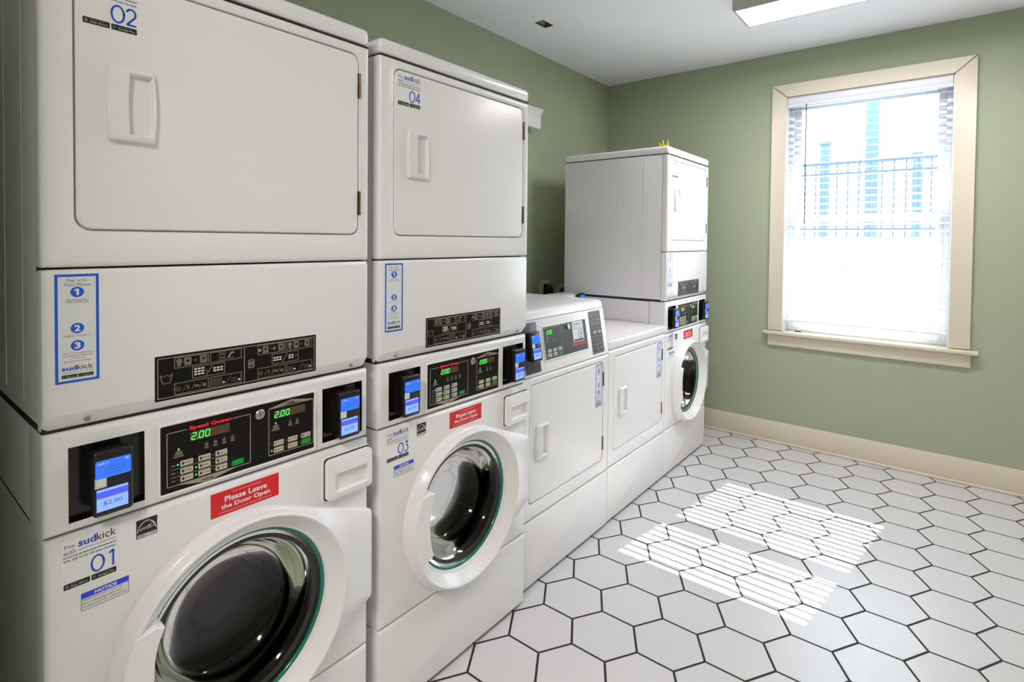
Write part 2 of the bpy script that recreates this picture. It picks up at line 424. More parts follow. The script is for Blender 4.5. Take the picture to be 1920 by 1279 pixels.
def keypad_washer(s):
    O = .0135*0
    s.outline(.184, .878, .354, .990, .0016, 'print_tan', 2, .003)
    s.rect(.222, .986, .314, .993, 'panel_black', 3)
    s.text('Speed Queen', .226, .984, .086, .0105, 'logo_red', 4, bold=.045)
    s.rect(.228, .962, .308, .9815, 'display_brown', 3)
    for i, ch in enumerate('200'):
        s.seven(ch, .2305+i*.0125+(.002 if i else 0), .9650, .0078, .0135, .0016, 'led_green', 4)
    s.rect(.2412, .9645, .2428, .9662, 'led_green', 4)
    for i in range(4):
        u = .260+.018*i
        s.disc(u, .953, .0014, 'led_off', 2)
        s.rrect(u-.0035, .9445, u+.0035, .950, .001, 'print_dim', 2); s.rect(u-.004, .9385, u+.004, .943, 'print_dim', 2)
    s.disc(.206, .952, .0018, 'led_green', 3)
    s.poly([(.198, .940), (.214, .940), (.211, .949), (.201, .949)], 'print_dim', 2); s.rrect(.1955, .9355, .2165, .939, .001, 'print_dim', 2)
    names = (('LIGHT', 'NORMAL', 'HOT'), ('MEDIUM', 'PERM PRESS', 'WARM'), ('HEAVY', 'DELICATES', 'COLD'))
    for c, u in enumerate((.209, .2435, .278)):
        for r, v in enumerate((.9150, .8990, .8830)):
            s.rrect(u, v, u+.0245, v+.0115, .0015, 'key_cream', 3)
            s.rrect(u+.003, v+.003, u+.0075, v+.0085, .001, 'print_black', 4)
            s.text(names[c][r], u+.0095, v+.0040, .0125, .0036, 'print_black', 4, bold=.01)
    for r, v in enumerate((.9205, .9045, .8890)):
        s.rrect(.1925, v-.002, .2000, v+.0015, .0012, 'print_dim', 2)
    for v in (.9128, .8965): s.rect(.1915, v-.0012, .303, v+.0008, 'print_dim', 2)
    on = {(0, 0), (1, 1), (1, 2)}
    for c, u in enumerate((.2045, .239, .274)):
        for r, v in enumerate((.9205, .9045, .8890)):
            s.disc(u, v, .0017, 'led_green' if (c, r) in on else 'led_off', 3)
    s.disc(.309, .889, .0016, 'led_off', 3)
    s.rrect(.313, .8830, .338, .8950, .001, 'key_green', 3)
    s.poly([(.204, .8785), (.262, .8665), (.322, .8785), (.322, .880), (.204, .880)], 'print_tan', 3)
    s.text('WASHER', .250, .8710, .024, .0045, 'print_black', 4, bold=.03)

def keypad_dryer(s, fu=lambda u: u, fv=lambda v: v, brand=True, on_mid=True):
    """dryer keypad in the coordinates of the stacked units; fu/fv carry it onto other consoles"""
    R = lambda a, b, c, d, r, m, l: s.rrect(fu(a), fv(b), fu(c), fv(d), r, m, l)
    s.outline(fu(.3955), fv(.879), fu(.5105), fv(.990), .0016, 'print_tan', 2, .003)
    if brand:
        s.poly([(.3965, .988), (.3965, .9905), (.452, 1.0010), (.5095, .9905), (.5095, .988), (.452, .9935)], 'print_tan', 3)
        s.text('DRYER', .441, .9935, .019, .0042, 'print_black', 4, bold=.03)
    R(.408, .9635, .4875, .982, .0005, 'display_brown', 3)
    k = (fu(.5)-fu(.4))/.1
    for i, ch in enumerate('200'):
        s.seven(ch, fu(.4105+i*.0125+(.002 if i else 0)), fv(.9660), .0078*k, .0130*k, .0016*k, 'led_green', 4)
    R(.4212, .9655, .4228, .9672, .0002, 'led_green', 4)
    s.disc(fu(.413), fv(.953), .0018*k, 'led_green', 3)
    s.poly([(fu(a), fv(b)) for a, b in ((.405, .940), (.421, .940), (.418, .949), (.408, .949))], 'print_dim', 2); R(.4025, .9355, .4235, .939, .0008, 'print_dim', 2)
    for u in (.449, .467):
        s.disc(fu(u), fv(.953), .0014*k, 'led_off', 2); R(u-.003, .943, u+.003, .950, .0008, 'print_dim', 2); R(u-.005, .9375, u+.005, .942, .0005, 'print_dim', 2)
    names = (('HIGH TEMP', 'MED TEMP'), ('LOW TEMP', 'DELICATES'), ('NO HEAT', ''))
    for c, u in enumerate((.408, .443, .4775)):
        for r, v in enumerate((.8990, .8835)):
            if c == 2 and r == 1:
                R(u, v, u+.0255, v+.0125, .001, 'key_green', 3); continue
            R(u, v, u+.0245, v+.0118, .0015, 'key_cream', 3)
            R(u+.003, v+.003, u+.0055, v+.0085, .0006, 'print_black', 4)
            t = names[c][r]
            s.text(t, fu(u+.009), fv(v+.0042), .013*k, .0034*k, 'print_black', 4, bold=.01)
    for c, u in enumerate((.403, .439, .474)):
        for r, v in enumerate((.905, .890)):
            s.disc(fu(u), fv(v), .0017*k, 'led_green' if (c, r) == (0, 1) else 'led_off', 3)

def instruction_plate(parent, fr, u0, v0, u1, v1, d):
    s = Sheet(fr, d); w, h = u1-u0, v1-v0
    s.base(u0, v0, u1, v1, 'panel_black', .002, .0006)
    X = lambda a: u0+a*w
    Y = lambda b: v0+b*h
    q = .0018
    s.outline(X(.012), Y(.05), X(.988), Y(.95), .0014, 'print_tan', 2, .001)
    s.rect(X(.497), Y(.05), X(.501), Y(.95), 'print_tan', 2)
    def bx(a, b, c, e): s.outline(X(a), Y(b), X(c), Y(e), q, 'print_dim', 2, .001)
    for a, b, c, e in ((.097, .68, .286, .93), (.293, .68, .482, .93), (.193, .38, .38, .66), (.097, .08, .286, .35), (.293, .08, .482, .35),
                       (.583, .68, .772, .93), (.779, .68, .970, .93), (.678, .38, .868, .66), (.583, .08, .772, .35), (.779, .08, .970, .35)):
        bx(a, b, c, e)
    # wash tub and tumble symbols
    s.stroke([(X(.026), Y(.58)), (X(.038), Y(.38)), (X(.076), Y(.38)), (X(.088), Y(.58))], .0022, 'print_dim')
    s.stroke([(X(.03), Y(.55)), (X(.045), Y(.53)), (X(.058), Y(.56)), (X(.072), Y(.53)), (X(.085), Y(.56))], .0016, 'print_dim')
    s.outline(X(.524), Y(.40), X(.562), Y(.60), .0016, 'print_tan', 2, .0008); s.rect(X(.532), Y(.45), X(.554), Y(.55), 'print_dim', 2)
    def shirt(a, b, k=1.):
        s.poly([(X(a), Y(b+.05)), (X(a+.012*k), Y(b+.09)), (X(a+.024*k), Y(b+.09)), (X(a+.036*k), Y(b+.05)), (X(a+.03*k), Y(b)), (X(a+.027*k), Y(b-.08)), (X(a+.009*k), Y(b-.08)), (X(a+.006*k), Y(b))], 'print_dim')
    def machine(a, b):
        s.rrect(X(a), Y(b-.09), X(a+.04), Y(b+.09), .002, 'print_dim', 2); s.disc(X(a+.02), Y(b+.01), .0028, 'panel_black', 3)
    shirt(.106, .80); s.rect(X(.143), Y(.79), X(.150), Y(.81), 'print_dim'); machine(.150, .81); s.disc(X(.212), Y(.81), .0022, 'print_dim'); machine(.236, .81)
    s.outline(X(.345), Y(.71), X(.385), Y(.90), .001, 'print_dim', 2, .0005); s.rect(X(.352), Y(.75), X(.378), Y(.78), 'print_dim'); s.rect(X(.352), Y(.83), X(.378), Y(.86), 'print_dim')
    s.stroke([(X(.40), Y(.74)), (X(.415), Y(.84)), (X(.425), Y(.87)), (X(.435), Y(.84))], .003, 'print_tan'); s.seg((X(.403), Y(.74)), (X(.432), Y(.74)), .002, 'print_dim')
    s.disc(X(.598), Y(.80), .0036, 'print_tan'); machine(.616, .80); s.disc(X(.672), Y(.81), .0014, 'print_dim'); s.disc(X(.695), Y(.80), .0040, 'print_dim'); machine(.722, .81)
    shirt(.788, .80); machine(.832, .81); s.disc(X(.890), Y(.81), .0022, 'print_dim'); machine(.912, .81)
    def bars(a, b, n, rows, m='print_bright', hh=.035):
        for i in range(n):
            for j in range(rows): s.rect(X(a+i*.020), Y(b+j*.062), X(a+i*.020+.015), Y(b+j*.062+hh), m, 3)
    bars(.205, .455, 3, 3); s.rect(X(.268), Y(.50), X(.280), Y(.53), 'print_dim', 3); s.seg((X(.272), Y(.42)), (X(.307), Y(.62)), .0012, 'print_tan', 3); bars(.312, .47, 3, 2)
    bars(.690, .47, 3, 2); s.seg((X(.752), Y(.42)), (X(.787), Y(.62)), .0012, 'print_tan', 3); bars(.795, .47, 2, 2); s.rect(X(.842), Y(.50), X(.855), Y(.53), 'print_dim', 3)
    for a in (.105, .591):
        s.stroke([(X(a+.014)+.0042*math.cos(t*.5236), Y(.21)+.0042*math.sin(t*.5236)) for t in range(12)], .0012, 'print_dim', closed=True)
        s.seg((X(a+.006), Y(.25)), (X(a+.022), Y(.17)), .0012, 'print_dim')
        for k in (.040, .086, .128): s.seg((X(a+k), Y(.14)), (X(a+k+.016), Y(.28)), .0011, 'print_dim')
        s.stroke(arc(X(a+.064), Y(.21), .0026, .0042, -90, 90), .0014, 'print_dim'); s.seg((X(a+.064), Y(.16)), (X(a+.064), Y(.26)), .0012, 'print_dim')
        s.rrect(X(a+.100), Y(.185), X(a+.128), Y(.235), .001, 'print_dim'); s.disc(X(a+.157), Y(.20), .0040, 'print_dim')
    for a, n in ((.303, 3), (.789, 2)):
        for i in range(n):
            for j in range(3 if n == 3 else 2): s.outline(X(a+i*.020), Y(.13+j*.062), X(a+i*.020+.017), Y(.13+j*.062+.055), .0007, 'print_dim', 2, .0004)
        s.rect(X(a+n*.021), Y(.15), X(a+n*.021+.013), Y(.19), 'print_bright', 3); s.seg((X(a+.082), Y(.11)), (X(a+.115), Y(.31)), .0011, 'print_dim')
        for i in range(2): s.outline(X(a+.118+i*.02), Y(.15), X(a+.135+i*.02), Y(.24), .0008, 'print_dim', 2, .0004)
        s.rect(X(a+.158), Y(.15), X(a+.170), Y(.19), 'print_bright', 3)
    return s.build('instruction_plate', parent, 0)

def red_sticker(parent, fr, u0, v0, u1, v1, d=0.):
    s = Sheet(fr, d); w, h = u1-u0, v1-v0
    s.base(u0, v0, u1, v1, 'sticker_red', .0005, .0004)
    s.text('AFTER YOUR WASH CYCLE IS COMPLETE', u0+.30*w, v1-.155*h, .42*w, .04*h, 'print_white')
    s.text('Please Leave', u0+.19*w, v1-.48*h, .62*w, .24*h, 'print_white', bold=.022)
    s.text('the Door Open', u0+.14*w, v1-.80*h, .72*w, .24*h, 'print_white', bold=.022)
    s.text('TO STOP THE MACHINE DOOR AND HELP PREVENT MILDEW. THANK YOU', u0+.10*w, v1-.90*h, .78*w, .04*h, 'print_white')
    return s.build('door_notice_sticker', parent, 0)

def energy_sticker(parent, fr, u0, v0, u1, v1, d=0.):
    s = Sheet(fr, d); w, h = u1-u0, v1-v0
    s.base(u0, v0, u1, v1, 'print_black', .0005, .0004)
    s.rect(u0+.04*w, v0+.03*h, u1-.04*w, v0+.20*h, 'sticker_white', 1); s.text('ENERGY STAR', u0+.08*w, v0+.06*h, .84*w, .11*h, 'print_black', 2, bold=.02)
    s.stroke(arc(u0+.5*w, v0+.25*h, .45*w, .62*h, 8, 172, 18), .0014, 'sticker_white', 1)
    s.text('energy', u0+.12*w, v0+.32*h, .55*w, .20*h, 'sticker_white', 2, shear=.3, slope=.2)
    st = []
    for i in range(10):
        r = (.16 if i % 2 == 0 else .07)*w; a = math.radians(90+36*i+10); st.append((u0+.74*w+r*math.cos(a), v0+.58*h+r*math.sin(a)*1.1))
    s.stroke(st, .0010, 'sticker_white', 2, closed=True)
    return s.build('efficiency_sticker', parent, 0)

def notice_sticker(parent, fr, u0, v0, u1, v1, d=0.):
    s = Sheet(fr, d); w, h = u1-u0, v1-v0
    s.base(u0, v0, u1, v1, 'sticker_white', .0005, .0004)
    s.outline(u0, v0, u1, v1, .0006, 'print_black', 2, .0003)
    s.rect(u0+.0006, v1-.33*h, u1-.0006, v1-.0006, 'notice_blue', 1)
    s.text('NOTICE', u0+.28*w, v1-.27*h, .46*w, .19*h, 'print_white', 2, bold=.03)
    for i, t in enumerate(('DOOR LOCK LIGHT must go out', 'before attempting to open door.', 'To open, push door in then pull out')):
        s.text(t, u0+.03*w, v1-(.50+.19*i)*h, (.82, .84, .92)[i]*w, .12*h, 'print_black', 2)
    return s.build('lock_notice_sticker', parent, 0)

# ------------------------------------------------------------------ tagging
def tag(o, label, cat=None, group=None, kind=None):
    if label: o['label'] = label
    if cat: o['category'] = cat
    if group: o['group'] = group
    if kind: o['kind'] = kind
    return o
def empty(name, loc, label, cat, group=None, rz=0):
    o = bpy.data.objects.new(name, None); COL.objects.link(o); o.location = loc; o.rotation_euler = (0, 0, rz)
    o.empty_display_size = .1
    return tag(o, label, cat, group)
def struct(me, name, label=None, parent=None, smooth=35):
    o = me.build(name, parent, smooth)
    if parent is None: o['kind'] = 'structure'; o['label'] = label or name
    return o

W = .683
# ------------------------------------------------------------------ machine parts
def pull_handle(parent, fr, u0, v0, u1, v1, d):
    """moulded pull: raised bowed housing with a deep pocket on its right"""
    me = Mesh('white_plastic')
    def outline(k):
        pts = []; n = 10
        a, b, c, e = u0+k, v0+k, u1-k, v1-k
        for i in range(n+1): t = i/n; pts.append((c+.004*math.sin(math.pi*t), b+(e-b)*t))
        for i in range(1, n): t = i/n; pts.append((c+(a-c)*t, e))
        for i in range(n+1): t = i/n; pts.append((a-.004*math.sin(math.pi*t), e+(b-e)*t))
        for i in range(1, n): t = i/n; pts.append((a+(c-a)*t, b))
        return pts
    o = outline(0)
    pu0 = u0+.42*(u1-u0)
    def pocket(k, sh=0.):
        pts = []; n = 10
        a, b, c, e = pu0+k+sh, v0+.012+k, u1-.004-k+sh*.2, v1-.008-k
        for i in range(n+1): t = i/n; pts.append((c+.003*math.sin(math.pi*t), b+(e-b)*t))
        for i in range(1, n): t = i/n; pts.append((c+(a-c)*t, e+(.0*t)))
        for i in range(n+1): t = i/n; pts.append((a-.002*math.sin(math.pi*t), e+(b-e)*t))
        for i in range(1, n): t = i/n; pts.append((a+(c-a)*t, b))
        return pts
    me.loft([ring(fr, o, d-.001), ring(fr, o, d+.007), ring(fr, outline(.001), d+.0095), ring(fr, outline(.003), d+.011),
             ring(fr, pocket(0), d+.012), ring(fr, pocket(.0015), d+.010), ring(fr, pocket(.004, .0), d-.004), ring(fr, pocket(.008), d-.008)], False, True)
    return me.build('door_handle', parent, 50)

def hinge(parent, fr, u, v0, v1, d):
    me = Mesh('brass_dark')
    n = 5; h = (v1-v0)/n
    for i in range(n):
        pts = [fr(u, v0+h*i+.0006, d), fr(u, v0+h*(i+1)-.0006, d)]
        me.tube(pts, .0032, 10)
    slab(me, fr, u-.006, v0, u+.001, v1, d-.003, d-.0015, .0005, .0003)
    return me.build('hinge', parent)

def dryer_door(parent, fr, u0, v0, u1, v1, d, hu0, hv0, hu1, hv1, num=None, pay=None, hz=None):
    me = Mesh('white_enamel')
    g = .0035
    R = lambda k: inset_rr(u0+g, v0+g, u1-g, v1-g, .024, k, 8, 1)
    me.loft([ring(fr, R(0), d-.0095), ring(fr, R(0), d-.0035), ring(fr, R(.0008), d-.0014), ring(fr, R(.0024), d-.0003), ring(fr, R(.004), d)], True, True)
    door = me.build('dryer_door', parent)
    pull_handle(door, fr, hu0, hv0, hu1, hv1, d)
    for a, b in (hz or ((v0+.055, v0+.118), (v1-.115, v1-.05))): hinge(door, fr, u1+.001, a, b, d+.001)
    if num: number_sticker(door, fr, u0+.014, v1-.012, num, .084, .090, d=d)
    if pay: pay_sticker(door, fr, *pay, d=d)
    return door

def card_reader(parent, fr, u0, v0, d, w=.062, h=.117, proj=.050):
    """payment terminal standing out of a recess; (u0, v0) bottom left of its face, d = recess floor"""
    me = Mesh('black_plastic')
    R = lambda k, a=0.: inset_rr(u0+a, v0+a, u0+w-a, v0+h-a, .006, k, 5, 1)
    me.loft([ring(fr, R(0, .004), d), ring(fr, R(0, .001), d+proj*.5), ring(fr, R(0), d+proj*.55), ring(fr, R(0), d+proj-.003), ring(fr, R(.0015), d+proj-.001), ring(fr, R(.004), d+proj)], True, True)
    slab(me, fr, u0+w-.002, v0+.012, u0+w+.003, v0+h-.02, d+.004, d+proj-.006, .002, .001)
    o = me.build('card_reader', parent)
    s = Sheet(fr, d+proj); s.base(u0+.003, v0+h-.047, u0+w-.004, v0+h-.014, 'screen_blue', .003, .0006)
    s.text('sud', u0+.006, v0+h-.0215, .0085, .0045, 'print_white', 2, bold=.02); s.text('kick', u0+.015, v0+h-.0215, .009, .0045, 'screen_light', 2)
    s.rrect(u0+w-.013, v0+h-.021, u0+w-.008, v0+h-.017, .001, 'screen_light', 2)
    for i in range(3): dash_line(s, u0+.018, u0+w-.012, v0+h-.029-.005*i, .0014, 'play_green')
    tag(s.build('instruction_label', o, 0), 'bright blue label with white lettering')
    s = Sheet(fr, d+proj); s.base(u0+.002, v0+.053, u0+.020, v0+.072, 'sticker_white', .001, .0004)
    s.outline(u0+.003, v0+.054, u0+.019, v0+.071, .0005, 'print_grey', 2, .0005)
    tag(s.build('small_label', o, 0), 'small square white label')
    s = Sheet(fr, d+proj); a, b, c, e = u0+.0045, v0+.010, u0+w-.009, v0+.050
    s.base(a, b, c, e, 'screen_light', .0008, .0006)
    s.rect(a, b+.6*(e-b), c, e-.004, 'screen_band', 1); s.text('$2.00', a+.010, b+.22*(e-b), .6*(c-a), .22*(e-b), 'screen_text', 2)
    tag(s.build('screen', o, 0), 'lit blue payment screen')
    return o

def washer_door(root, fr, U=.345, V=.520):
    # outline: circle with a straight-sided wing to the hinge on the right
    R = .256; pts = []
    cu, cv = U-.003, V-.003
    wing = [(cu, cv)]
    a1, a2 = math.radians(63), math.radians(360-52)
    n = 90
    for i in range(n+1):
        a = a1+(a2-a1)*i/n; pts.append((cu+R*math.cos(a), cv+R*math.sin(a)))
    p0 = pts[0]; p1 = pts[-1]
    cor = [(.680, .418), (.683, .424), (.683, .648), (.680, .655)]
    def subdiv(a, b, k): return [(a[0]+(b[0]-a[0])*i/k, a[1]+(b[1]-a[1])*i/k) for i in range(1, k)]
    pts += subdiv(p1, cor[0], 12) + cor[:2] + subdiv(cor[1], cor[2], 12) + cor[2:] + subdiv(cor[3], p0, 12)
    def shrink(k):
        return [(cu+(u-cu)*(1-k/math.hypot(u-cu, v-cv)), cv+(v-cv)*(1-k/math.hypot(u-cu, v-cv))) for u, v in pts]
    me = Mesh('white_enamel')
    C = lambda r, d: ring(fr, circ(U, V, r, like=pts), d)
    me.loft([ring(fr, pts, -.001), ring(fr, pts, .014), ring(fr, shrink(.0015), .0178), ring(fr, shrink(.005), .0205),
             C(.2475, .0375), C(.2445, .0415), C(.2415, .0430), C(.2385, .0415), C(.2355, .0375), C(.2130, .0130), C(.2105, .0105), C(.2080, .0098), C(.2050, .0085), C(.2035, .005), C(.2035, -.012)])
    door = me.build('washer_door', root, 40)
    # grip plateau covering the left of the ring
    g = Mesh('white_enamel')
    poly = []
    for i in range(13):
        a = math.radians(154+(204-154)*i/12); poly.append((U+.2465*math.cos(a), V+.2465*math.sin(a)))
    rightside = [(.163, .430), (.172, .440), (.163, .462), (.157, .49), (.155, .53), (.157, .57), (.163, .600), (.174, .626), (.160, .633)]
    poly += rightside
    cpx = sum(p[0] for p in poly)/len(poly); cpy = sum(p[1] for p in poly)/len(poly)
    def sh2(k): return [(cpx+(u-cpx)*(1-k), cpy+(v-cpy)*(1-k*.5)) for u, v in poly]
    g.loft([ring(fr, poly, .006), ring(fr, poly, .0385), ring(fr, sh2(.02), .0435), ring(fr, sh2(.06), .0455)], True, True)
    g.build('grip', door, 30)
    # glass bowl, its green cut edge and the dark seal
    gl = Mesh('door_glass')
    prof = [(.196, -.004), (.188, -.006), (.176, -.012), (.166, -.03), (.158, -.06), (.146, -.088), (.128, -.104), (.09, -.112), (.045, -.1145), (.012, -.115)]
    gl.loft([ring(fr, circ(U, V, r, 72), d) for r, d in prof], False, True)
    gl.build('door_glass', door, 60)
    e = Mesh('glass_teal'); e.loft([ring(fr, circ(U, V, r, 72), d) for r, d in ((.2034, .001), (.2000, .0015), (.1960, -.002), (.196, -.008), (.2034, -.008), (.2034, .001))])
    tag(e.build('glass_edge', door, 60), 'green cut edge of the glass')
    s = Mesh('gasket'); s.loft([ring(fr, circ(U, V, r, 72), d) for r, d in ((.190, -.0065), (.181, -.006), (.1765, -.010), (.179, -.02), (.19, -.02), (.190, -.0065))])
    s.build('door_seal', door, 60)
    h = Mesh('white_plastic'); h.box(-.020, .004, .6835, .6895, .425, .648, .0015)
    for i in range(22): h.box(-.019, .0046, .6888, .6899, .4295+i*.0098, .431+i*.0098, 0, 'seam_dark')
    h.build('hinge_strip', door)
    return door

def stacked_unit(X, Y0, upper_num, lower_num, label):
    root = empty('stacked_washer_dryer', (X, Y0, 0), label, 'washer and dryer', 'stacked washer and dryer units along the green wall')
    fr = F0; D = -.711
    # --- top lid
    me = Mesh('white_enamel')
    me.box(D-.002, .001, -.001, W+.001, 1.9035, 1.950, .016, seg=4)
    me.build('top_lid', root)
    # --- dryer cabinet: sides with faint pressed ribs, behind the front frame
    me = Mesh('white_side')
    me.box(D, -.034, .0015, W-.0015, 1.048, 1.9015, .003)
    for x in (-.155, -.323, -.432, -.591):
        for y, s_ in ((.0015, -1), (W-.0015, 1)):
            me.box(x-.0035, x+.0035, min(y, y+s_*.0012), max(y, y+s_*.0012), 1.075, 1.885, .0005, seg=1)
    me.box(-.0360, -.0338, .0004, W-.0004, 1.06, 1.9008, 0, 'seam_dark')  # dark strips here and below paint in the shade of the gaps
    me.box(D+.004, -.004, .002, W-.002, 1.9010, 1.9040, 0, 'seam_dark')
    me.box(D+.006, -.02, .003, W-.003, 1.0335, 1.0485, 0, 'seam_dark')
    me.build('dryer_cabinet', root)
    # --- front frame of the dryer with the door opening
    me = Mesh('white_enamel')
    frame_plate(me, fr, (0, 1.3320, W, 1.9005, .004), (.047, 1.398, .651, 1.876, .026), -.034, 0, .011, .0125)
    me.build('dryer_front', root)
    dryer_door(root, fr, .047, 1.398, .651, 1.876, -.001, .098, 1.569, .172, 1.706, num=upper_num, hz=((1.452, 1.515), (1.760, 1.826)))
    # --- service panel under the dryer with its slanted lower lip
    me = Mesh('white_enamel')
    prof = [(-.034, 1.0375), (-.024, 1.0375), (-.020, 1.041), (-.0015, 1.0655), (0, 1.070), (0, 1.318), (-.0012, 1.324), (-.004, 1.3275), (-.010, 1.3285), (-.034, 1.3285)]
    def pr(y, e): return [(max(x-e, -.034) if x > -.034 else x, y, z+(e*.4 if z < 1.2 else -e*.4)) for x, z in prof]
    me.loft([pr(0, .012), pr(.0015, .0055), pr(.005, .002), pr(.011, 0), pr(W-.011, 0), pr(W-.005, .002), pr(W-.0015, .0055), pr(W, .012)], True, True)
    sp = me.build('service_panel', root, 30)
    instruction_plate(sp, fr, .172, 1.059, .524, 1.1495, 0)
    pay_sticker(sp, fr, .018, 1.125, .082, 1.320)
    bf = Frame((-.0110, 0, 1.0525), (0, 1, 0), (.62, 0, .78), (.78, 0, -.62))
    for u in (.066, .634):
        s = Mesh('zinc'); s.loft([ring(bf, circ(u, 0, r, 16), d) for r, d in ((.0058, -.001), (.0058, .0008), (.004, .0016), (.0042, .0045), (.0035, .0052))], False, True)
        s.build('screw', sp)
    # --- control section
    me = Mesh('white_enamel')
    me.box(D+.05, -.106, .001, W-.001, .853, 1.034, .003, 'white_side')
    me.box(-.1075, -.1045, .0006, W-.0006, .853, 1.032, 0, 'seam_dark')  # dark strips painting the shade in the side seam and lower gap
    me.box(D+.06, -.02, .003, W-.003, .845, .855, 0, 'seam_dark')
    holes = [(.036, .869, .155, 1.0065), (.545, .869, .664, 1.0065)]
    us = sorted({0.010, .012, *[h[0] for h in holes], *[h[2] for h in holes], W-.012, W-.010}); vs_ = [.861, .8625, .869, 1.0065, 1.0245, 1.026]
    dF = -.004
    for i in range(len(us)-1):
        for j in range(len(vs_)-1):
            if any(abs(h[0]-us[i]) < 1e-6 and abs(h[1]-vs_[j]) < 1e-6 for h in holes): continue
            me.face([fr(us[i], vs_[j], dF), fr(us[i+1], vs_[j], dF), fr(us[i+1], vs_[j+1], dF), fr(us[i], vs_[j+1], dF)])
    a = (0.010, .861, W-.010, 1.026)
    def rc(e, d): return [fr(u, v, d) for u, v in ((a[0]-e, a[1]-e*.9), (a[2]+e, a[1]-e*.9), (a[2]+e, a[3]+e*.9), (a[0]-e, a[3]+e*.9))]
    me.loft([rc(.010, -.105), rc(.010, dF-.010), rc(.0087, dF-.005), rc(.005, dF-.0013), rc(0, dF)], True, False)
    for h in holes:
        me.loft([[fr(u, v, dF) for u, v in ((h[0], h[1]), (h[2], h[1]), (h[2], h[3]), (h[0], h[3]))], [fr(u, v, dF-.016) for u, v in ((h[0], h[1]), (h[2], h[1]), (h[2], h[3]), (h[0], h[3]))]], False, True, 'black_gloss')
    bmesh.ops.remove_doubles(me.bm, verts=me.bm.verts, dist=1e-5)
    cp = me.build('control_panel', root, 35)
    k = Mesh('white_enamel')
    frame_plate(k, fr, (.176, .8615, .527, 1.0100, .004), (.182, .8665, .521, 1.0050, .003), dF-.0005, dF+.0035, .002, .0025)
    kp = k.build('keypad_frame', root)
    sh = Sheet(Frame((0, .009, 0)), dF+.0008); sh.base(.1735, .8670, .5115, 1.0045, 'panel_black', .002, .0006)
    keypad_washer(sh); keypad_dryer(sh)
    tag(sh.build('keypad', root, 0), 'black keypad with cream keys and green digits')
    lk = Mesh('steel'); lk.loft([ring(fr, circ(.383, .984, r, 24), d) for r, d in ((.0115, dF), (.0115, dF+.006), (.010, dF+.0075), (.0075, dF+.0075), (.007, dF+.0068))], False, True)
    lk.box(dF+.0068, dF+.0072, .3822, .3838, .979, .989, 0, 'seam_dark')
    lk.build('key_lock', root)
    for h in holes:
        u = (h[0]+h[2])/2-.031
        card_reader(root, fr, u, .877, dF-.015, proj=.049)
    # --- washer: cabinet, front with round opening, drum
    me = Mesh('white_side'); me.loft([ring(Frame(), rrect(.001, .279, W-.001, .847, .003, 2, 1), d) for d in (-.05, D+.03)], False, True)
    me.build('washer_cabinet', root)
    me = Mesh('white_enamel')
    o = lambda k: inset_rr(0, .2775, W, .8475, .004, k, 4, 18)
    base = o(.011)
    me.loft([ring(fr, o(0), -.06), ring(fr, o(0), -.011), ring(fr, o(.0014), -.0055), ring(fr, o(.0055), -.0014), ring(fr, base, 0),
             ring(fr, circ(.345, .520, .236, like=base), 0), ring(fr, circ(.345, .520, .232, like=base), -.004), ring(fr, circ(.345, .520, .232, like=base), -.03)])
    wf = me.build('washer_front', root)
    me = Mesh('drum_steel')
    me.loft([ring(fr, circ(.345, .520, r, 64), d) for r, d in ((.232, -.030), (.215, -.045), (.205, -.06))], m='gasket')
    me.loft([ring(fr, circ(.345, .520, r, 64), d) for r, d in ((.205, -.06), (.205, -.068), (.236, -.08), (.238, -.40), (.22, -.42))], False, True)
    for i in range(3):
        a0 = math.radians(90+120*i); c_, s_ = math.cos(a0), math.sin(a0)
        fb = Frame(fr(.345+.236*c_, .520+.236*s_), (0, -s_, c_), (1, 0, 0), (0, -c_, -s_))
        slab(me, fb, -.02, -.38, .02, -.10, 0, .05, .01, .012)
    me.build('drum', root)
    red_sticker(wf, fr, .276, .782, .428, .835); energy_sticker(wf, fr, .139, .797, .175, .8335)
    number_sticker(wf, fr, .027, .838, lower_num, .079, .086); notice_sticker(wf, fr, .052, .702, .126, .7345)
    washer_door(root, fr)
    # --- detergent drawer
    me = Mesh('white_enamel')
    slab(me, fr, .541, .716, W+.001, .833, -.002, .0025, .010, .001, nc=6)
    slab(me, fr, .545, .720, W+.001, .829, .002, .0042, .009, .001, 'seam_dark', nc=6)
    U0, V0, U1, V1 = .5475, .7215, .6845, .826
    n8 = 10
    O = lambda k: inset_rr(U0, V0, U1, V1, .012, k, n8, 6)
    def pocket(k, k2=0):
        base_ = rrect(.570+k, .738+k, .672-k*.5, .787-k, .008, n8, 6)
        return [(u, v-.010*max(0, (.7625-v)/.0245)*(1-((u-.621)/.051)**2)*(-1 if False else -.0) + (-.007*max(0, (.7625-v)/.0245)*(((u-.50)/.17))*0)) for u, v in base_]
    me.loft([ring(fr, O(0), .003), ring(fr, O(0), .0135), ring(fr, O(.001), .0160), ring(fr, O(.004), .0175), ring(fr, pocket(0), .0175),
             ring(fr, pocket(.0025), .0150), ring(fr, pocket(.004), .008), ring(fr, pocket(.010), .0055)], False, True)
    me.build('detergent_drawer', root, 40)
    # --- toe panel and plinth
    me = Mesh('white_enamel')
    o = lambda k: inset_rr(0, .012, W, .2755, .004, k, 4, 1)
    me.loft([ring(fr, o(0), -.06), ring(fr, o(0), -.011), ring(fr, o(.0014), -.0055), ring(fr, o(.0055), -.0014), ring(fr, o(.011), 0)], True, True)
    me.build('toe_panel', root)
    me = Mesh('white_side'); me.box(D+.03, -.061, .001, W-.001, .012, .277, .003); me.build('base_cabinet', root)
    for y in (.05, W-.05):
        for x in (-.08, D+.10):
            me = Mesh('black_plastic'); me.tube([(x, y, 0), (x, y, .014)], .018, 16); me.build('foot', root)
